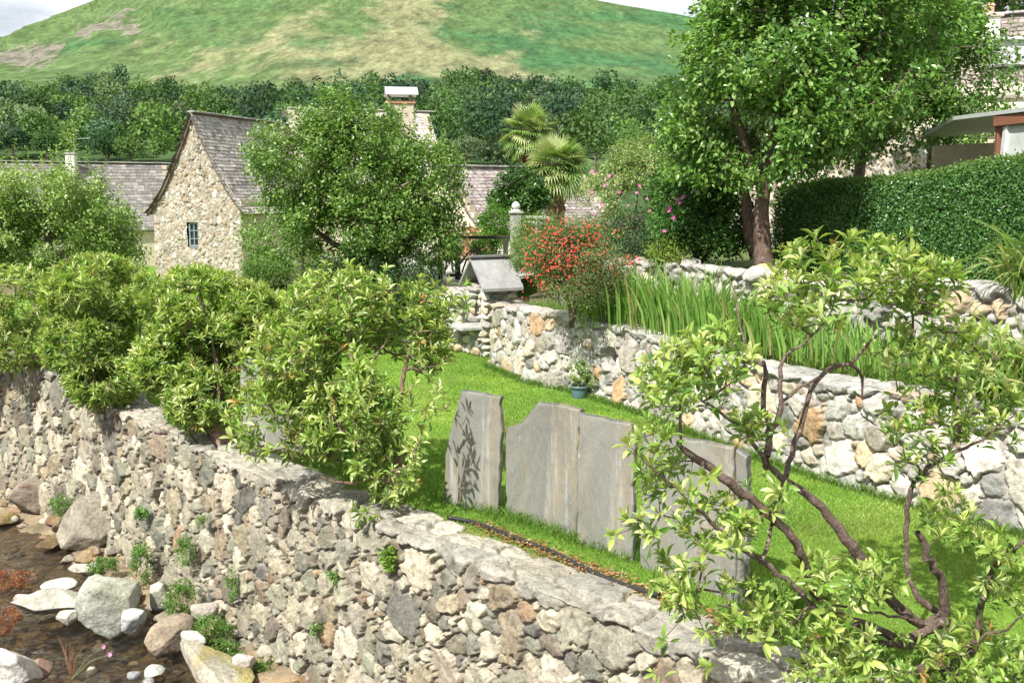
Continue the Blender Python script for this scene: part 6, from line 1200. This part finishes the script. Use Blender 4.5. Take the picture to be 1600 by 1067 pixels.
# ------------------------------------------------------------------ palms
def fan_palm(label, base, crown, seed, nf=34, R0=.62, trunk_r=.15):
    rng = np.random.default_rng(seed); o = thing('fan_palm', label, 'palm tree', base, 'fan palms'); base = np.array(base); crown = np.array(crown)
    t = np.linspace(0, 1, 22)[:, None]; P = base + (crown - base) * t + np.sin(t * 3) * [.05, 0, 0]; mb = MB(); mb.tube(P, trunk_r * (1 + .12 * rng.normal(size=22)) * np.interp(t[:, 0], [0, .7, 1], [.85, 1.15, .9]), 14, (.20, .13, .08)); 
    n = 1500; s = rng.random(n); a = rng.random(n) * 6.283; c = base + (crown - base) * s[:, None] + np.c_[np.cos(a), np.sin(a), a * 0] * trunk_r
    V, F, C = leaves(c, np.c_[np.cos(a) * .5, np.sin(a) * .5, -np.ones(n)], np.c_[np.cos(a), np.sin(a), a * 0], rng.uniform(.12, .3, n), .02, T_S, pal(rng, n, [(.24, .15, .08), (.33, .23, .13), (.14, .09, .05)])); mb.add(V, F, C); mb.build('trunk', MBARK, o)
    G1 = [(.20, .31, .07), (.29, .39, .12), (.42, .48, .22), (.12, .21, .05)]
    def fan(k, el, az, ln, R1, cols, droop):
        d = np.array([math.cos(el) * math.cos(az), math.cos(el) * math.sin(az), math.sin(el)]); hub = crown + d * ln + [0, 0, -droop * .25 * ln]; pp = [crown + [0, 0, -.05], crown + d * ln * .5 + [0, 0, .03], hub]; m2 = MB(); m2.tube(pp, [.016, .012, .009], 5, (.22, .26, .10))
        ax = nrm(hub - pp[1]); s = nrm(np.cross(ax, [0, 0, 1.0]) + rng.normal(size=3) * .25); s = nrm(s - ax * (s @ ax)); up = np.cross(s, ax); m = 22; an = np.linspace(-2.0, 2.0, m) + rng.normal(size=m) * .02
        D = ax * np.cos(an)[:, None] + s * np.sin(an)[:, None] + up * (.18 - .12 * np.abs(an))[:, None]; D = nrm(D); L = R1 * (1 - .22 * (np.abs(an) / 2.05) ** 2) * rng.uniform(.9, 1.05, m); cc = pal(rng, 1, cols)[0] * rng.uniform(.85, 1.15, (m, 1))
        sd = np.cross(D, up); sd = nrm(sd); tt = np.array([0, .35, .7, 1.0]); ww = np.array([.008, .026, .022, .003]); dz = np.array([0, .0, -.02, -.10]) * (1 + droop * 2)
        A = hub + D[:, None] * (L[:, None, None] * tt[None, :, None]) + np.array([0, 0, 1.0]) * (dz[None, :, None] * L[:, None, None])
        Vl = np.stack([A - sd[:, None] * ww[None, :, None] + up * .006, A, A + sd[:, None] * ww[None, :, None] + up * .006], 2).reshape(-1, 3); f = []
        for q in range(3):
            b_ = q * 3; f += [[b_, b_ + 1, b_ + 4, b_ + 3], [b_ + 1, b_ + 2, b_ + 5, b_ + 4]]
        f = np.array(f); Fq = (f[None] + (np.arange(m) * 12)[:, None, None]).reshape(-1, 4); m2.add(Vl, Fq, np.repeat(cc, 12, 0)); m2.build('frond', MLEAFD2, o)
    for k in range(nf):
        f = (k + .5) / nf; el = math.asin(1 - 1.8 * f); fan(k, el * .95, k * 2.399 + rng.normal() * .15, R0 * .85 * rng.uniform(.8, 1.1), R0 * rng.uniform(.85, 1.05), G1, f * .9)
    for k in range(9): fan(k, -1.0 - rng.random() * .35, rng.random() * 6.28, R0 * .7, R0 * .85, [(.38, .26, .12), (.30, .19, .09), (.34, .32, .14)], .8)
    return o
MLEAFD2 = leaf_mat('palm_leaf', .22, .38, (1.2, 1.2, .6), .5)
fan_palm('left and taller fan palm, its yellowish crown highest above the cottage roof', gr(838, 30.5, .6), W(826, 206, 30.5), 601, 44, .52, .13)
fan_palm('right fan palm with the fuller lower crown and shaggy brown trunk', gr(863, 29.5, .6), W(872, 258, 29.5), 602, 56, .60, .18)

# ------------------------------------------------------------------ far wood
def terr_pt(u, s):
    v_f = 150 + 14 * np.sin(u / 260.); Yk = [60, 150, 280, 560]; sk = [0, .07, .16, .34]; Y = np.interp(s, sk, Yk)
    v = np.interp(s, [0, .07, .16], [396, 290, 238]); v = np.where(s > .16, 238 + (v_f - 238) * (s - .16) / .18, v); a = (u - 800) / FPX; b = (533.5 - v) / FPX; dy = CP + b * SP; return np.stack([a * Y / dy, Y, EYE + (-SP + b * CP) * Y / dy], -1)
def far_crown(rng, c, w_, h, n, cols, ll):
    nl = rng.integers(4, 8); lc = rdir(rng, nl) * rng.uniform(.3, .6, (nl, 1)); lc[:, 2] = np.abs(lc[:, 2]) * 1.0 - .1; lr = rng.uniform(.38, .6, nl); k = rng.integers(0, nl, n); d = rdir(rng, n); d[:, 2] = np.where(d[:, 2] < -.35, -d[:, 2], d[:, 2])
    P = (lc[k] + d * (lr[k] * rng.uniform(.82, 1.05, n))[:, None]) * np.array([w_ / 2, w_ / 2, h / 2]) + c; base = np.array(cols[rng.integers(len(cols))]) * rng.uniform(.55, 1.2)
    C = base * rng.uniform(.7, 1.3, (n, 1)) * (1 + .25 * (lr[k] - .5))[:, None]; D = nrm(rdir(rng, n) + d * .35); Nn = nrm(d + rdir(rng, n) * .5 + [0, 0, .3]); return leaves(P, D, Nn, ll * rng.uniform(.7, 1.3, n), ll * .75, T_S, C)
FC = [(.07, .15, .04), (.10, .19, .055), (.045, .10, .04), (.13, .23, .06), (.08, .15, .085), (.17, .24, .12), (.05, .11, .06)]
rng = np.random.default_rng(700); parts = []; cores = []
top_lim = lambda u: .315 + .018 * np.sin(u / 90.) + .02 * vn(u / 60., u * 0, None, 9) + .03 * sstep(300, 430, u) * sstep(620, 480, u) - .03 * sstep(200, 0, u)
nT = 0
for _ in range(2100):
    u = rng.uniform(-420, 1750); s = .085 + rng.random() ** .8 * .26
    if s > top_lim(np.array(u)): continue
    if rng.random() > np.interp(s, [.085, .16, .34], [.5, .7, 1.0]): continue
    p = terr_pt(np.array(u), np.array(s)); w_ = rng.uniform(6.5, 17); h = w_ * rng.uniform(.75, 1.45); n = int(np.interp(p[1], [150, 560], [560, 210]) * w_ / 11); ll = np.interp(p[1], [150, 560], [.7, 1.5])
    parts.append(far_crown(rng, p + [0, 0, h * .42], w_, h, n, FC, ll)); cores.append((p, w_, h)); nT += 1
V, F, C = join(parts); tag(M('distant_wood', V, F, MLEAFD, None, C), kind='stuff')
# scattered bushes on the hillside
def ft(kind_, u, s, w_, h, lab, seed, Yoff=0):
    rng = np.random.default_rng(seed); p = terr_pt(np.array(float(u)), np.array(s)); o = thing(kind_, lab, 'tree', p, 'trees at the near edge of the far wood'); mb = MB(); mb.tube([p - [0, 0, .5], p + [0, 0, h * .3], p + [.1, 0, h * .6]], [.4, .3, .12], 8, (.14, .11, .09)); mb.build('trunk', MBARK, o)
    V, F, C = far_crown(rng, p + [0, 0, h * .55], w_, h * .95, 1500, [FC[seed % len(FC)]], .40); M('crown', V, F, MLEAFD, o, C); return o
for k, (u, s, w_, h, lab) in enumerate([(22, .10, 9, 9.5, 'dark rounded tree above the long slate roof at the left edge'), (75, .098, 7.5, 8.5, 'mid green tree second from the left above the long slate roof'), (118, .102, 8, 10.5, 'olive brown tree directly behind the small chimney with the aerial'), (168, .10, 8.5, 9, 'bushy tree above the right half of the long slate roof'), (205, .097, 7, 7.5, 'low dark tree where the long slate roof meets the barn'), (-35, .10, 10, 10, 'tree cut by the left edge above the long roof'),
                                        (728, .098, 8.5, 8.5, 'dark tree above the cottage roof left of the palms'), (775, .096, 6.5, 6, 'small tree just left of the fan palms behind the cottage'), (930, .10, 9, 9.5, 'rounded tree between the palms and the flowering bush'), (985, .098, 8.5, 9, 'tree behind the top of the pale flowering bush'), (1035, .10, 9, 10, 'tree half hidden by the left side of the apple crown')]): ft('broadleaf_tree', u, s, w_, h, lab, 720 + k)
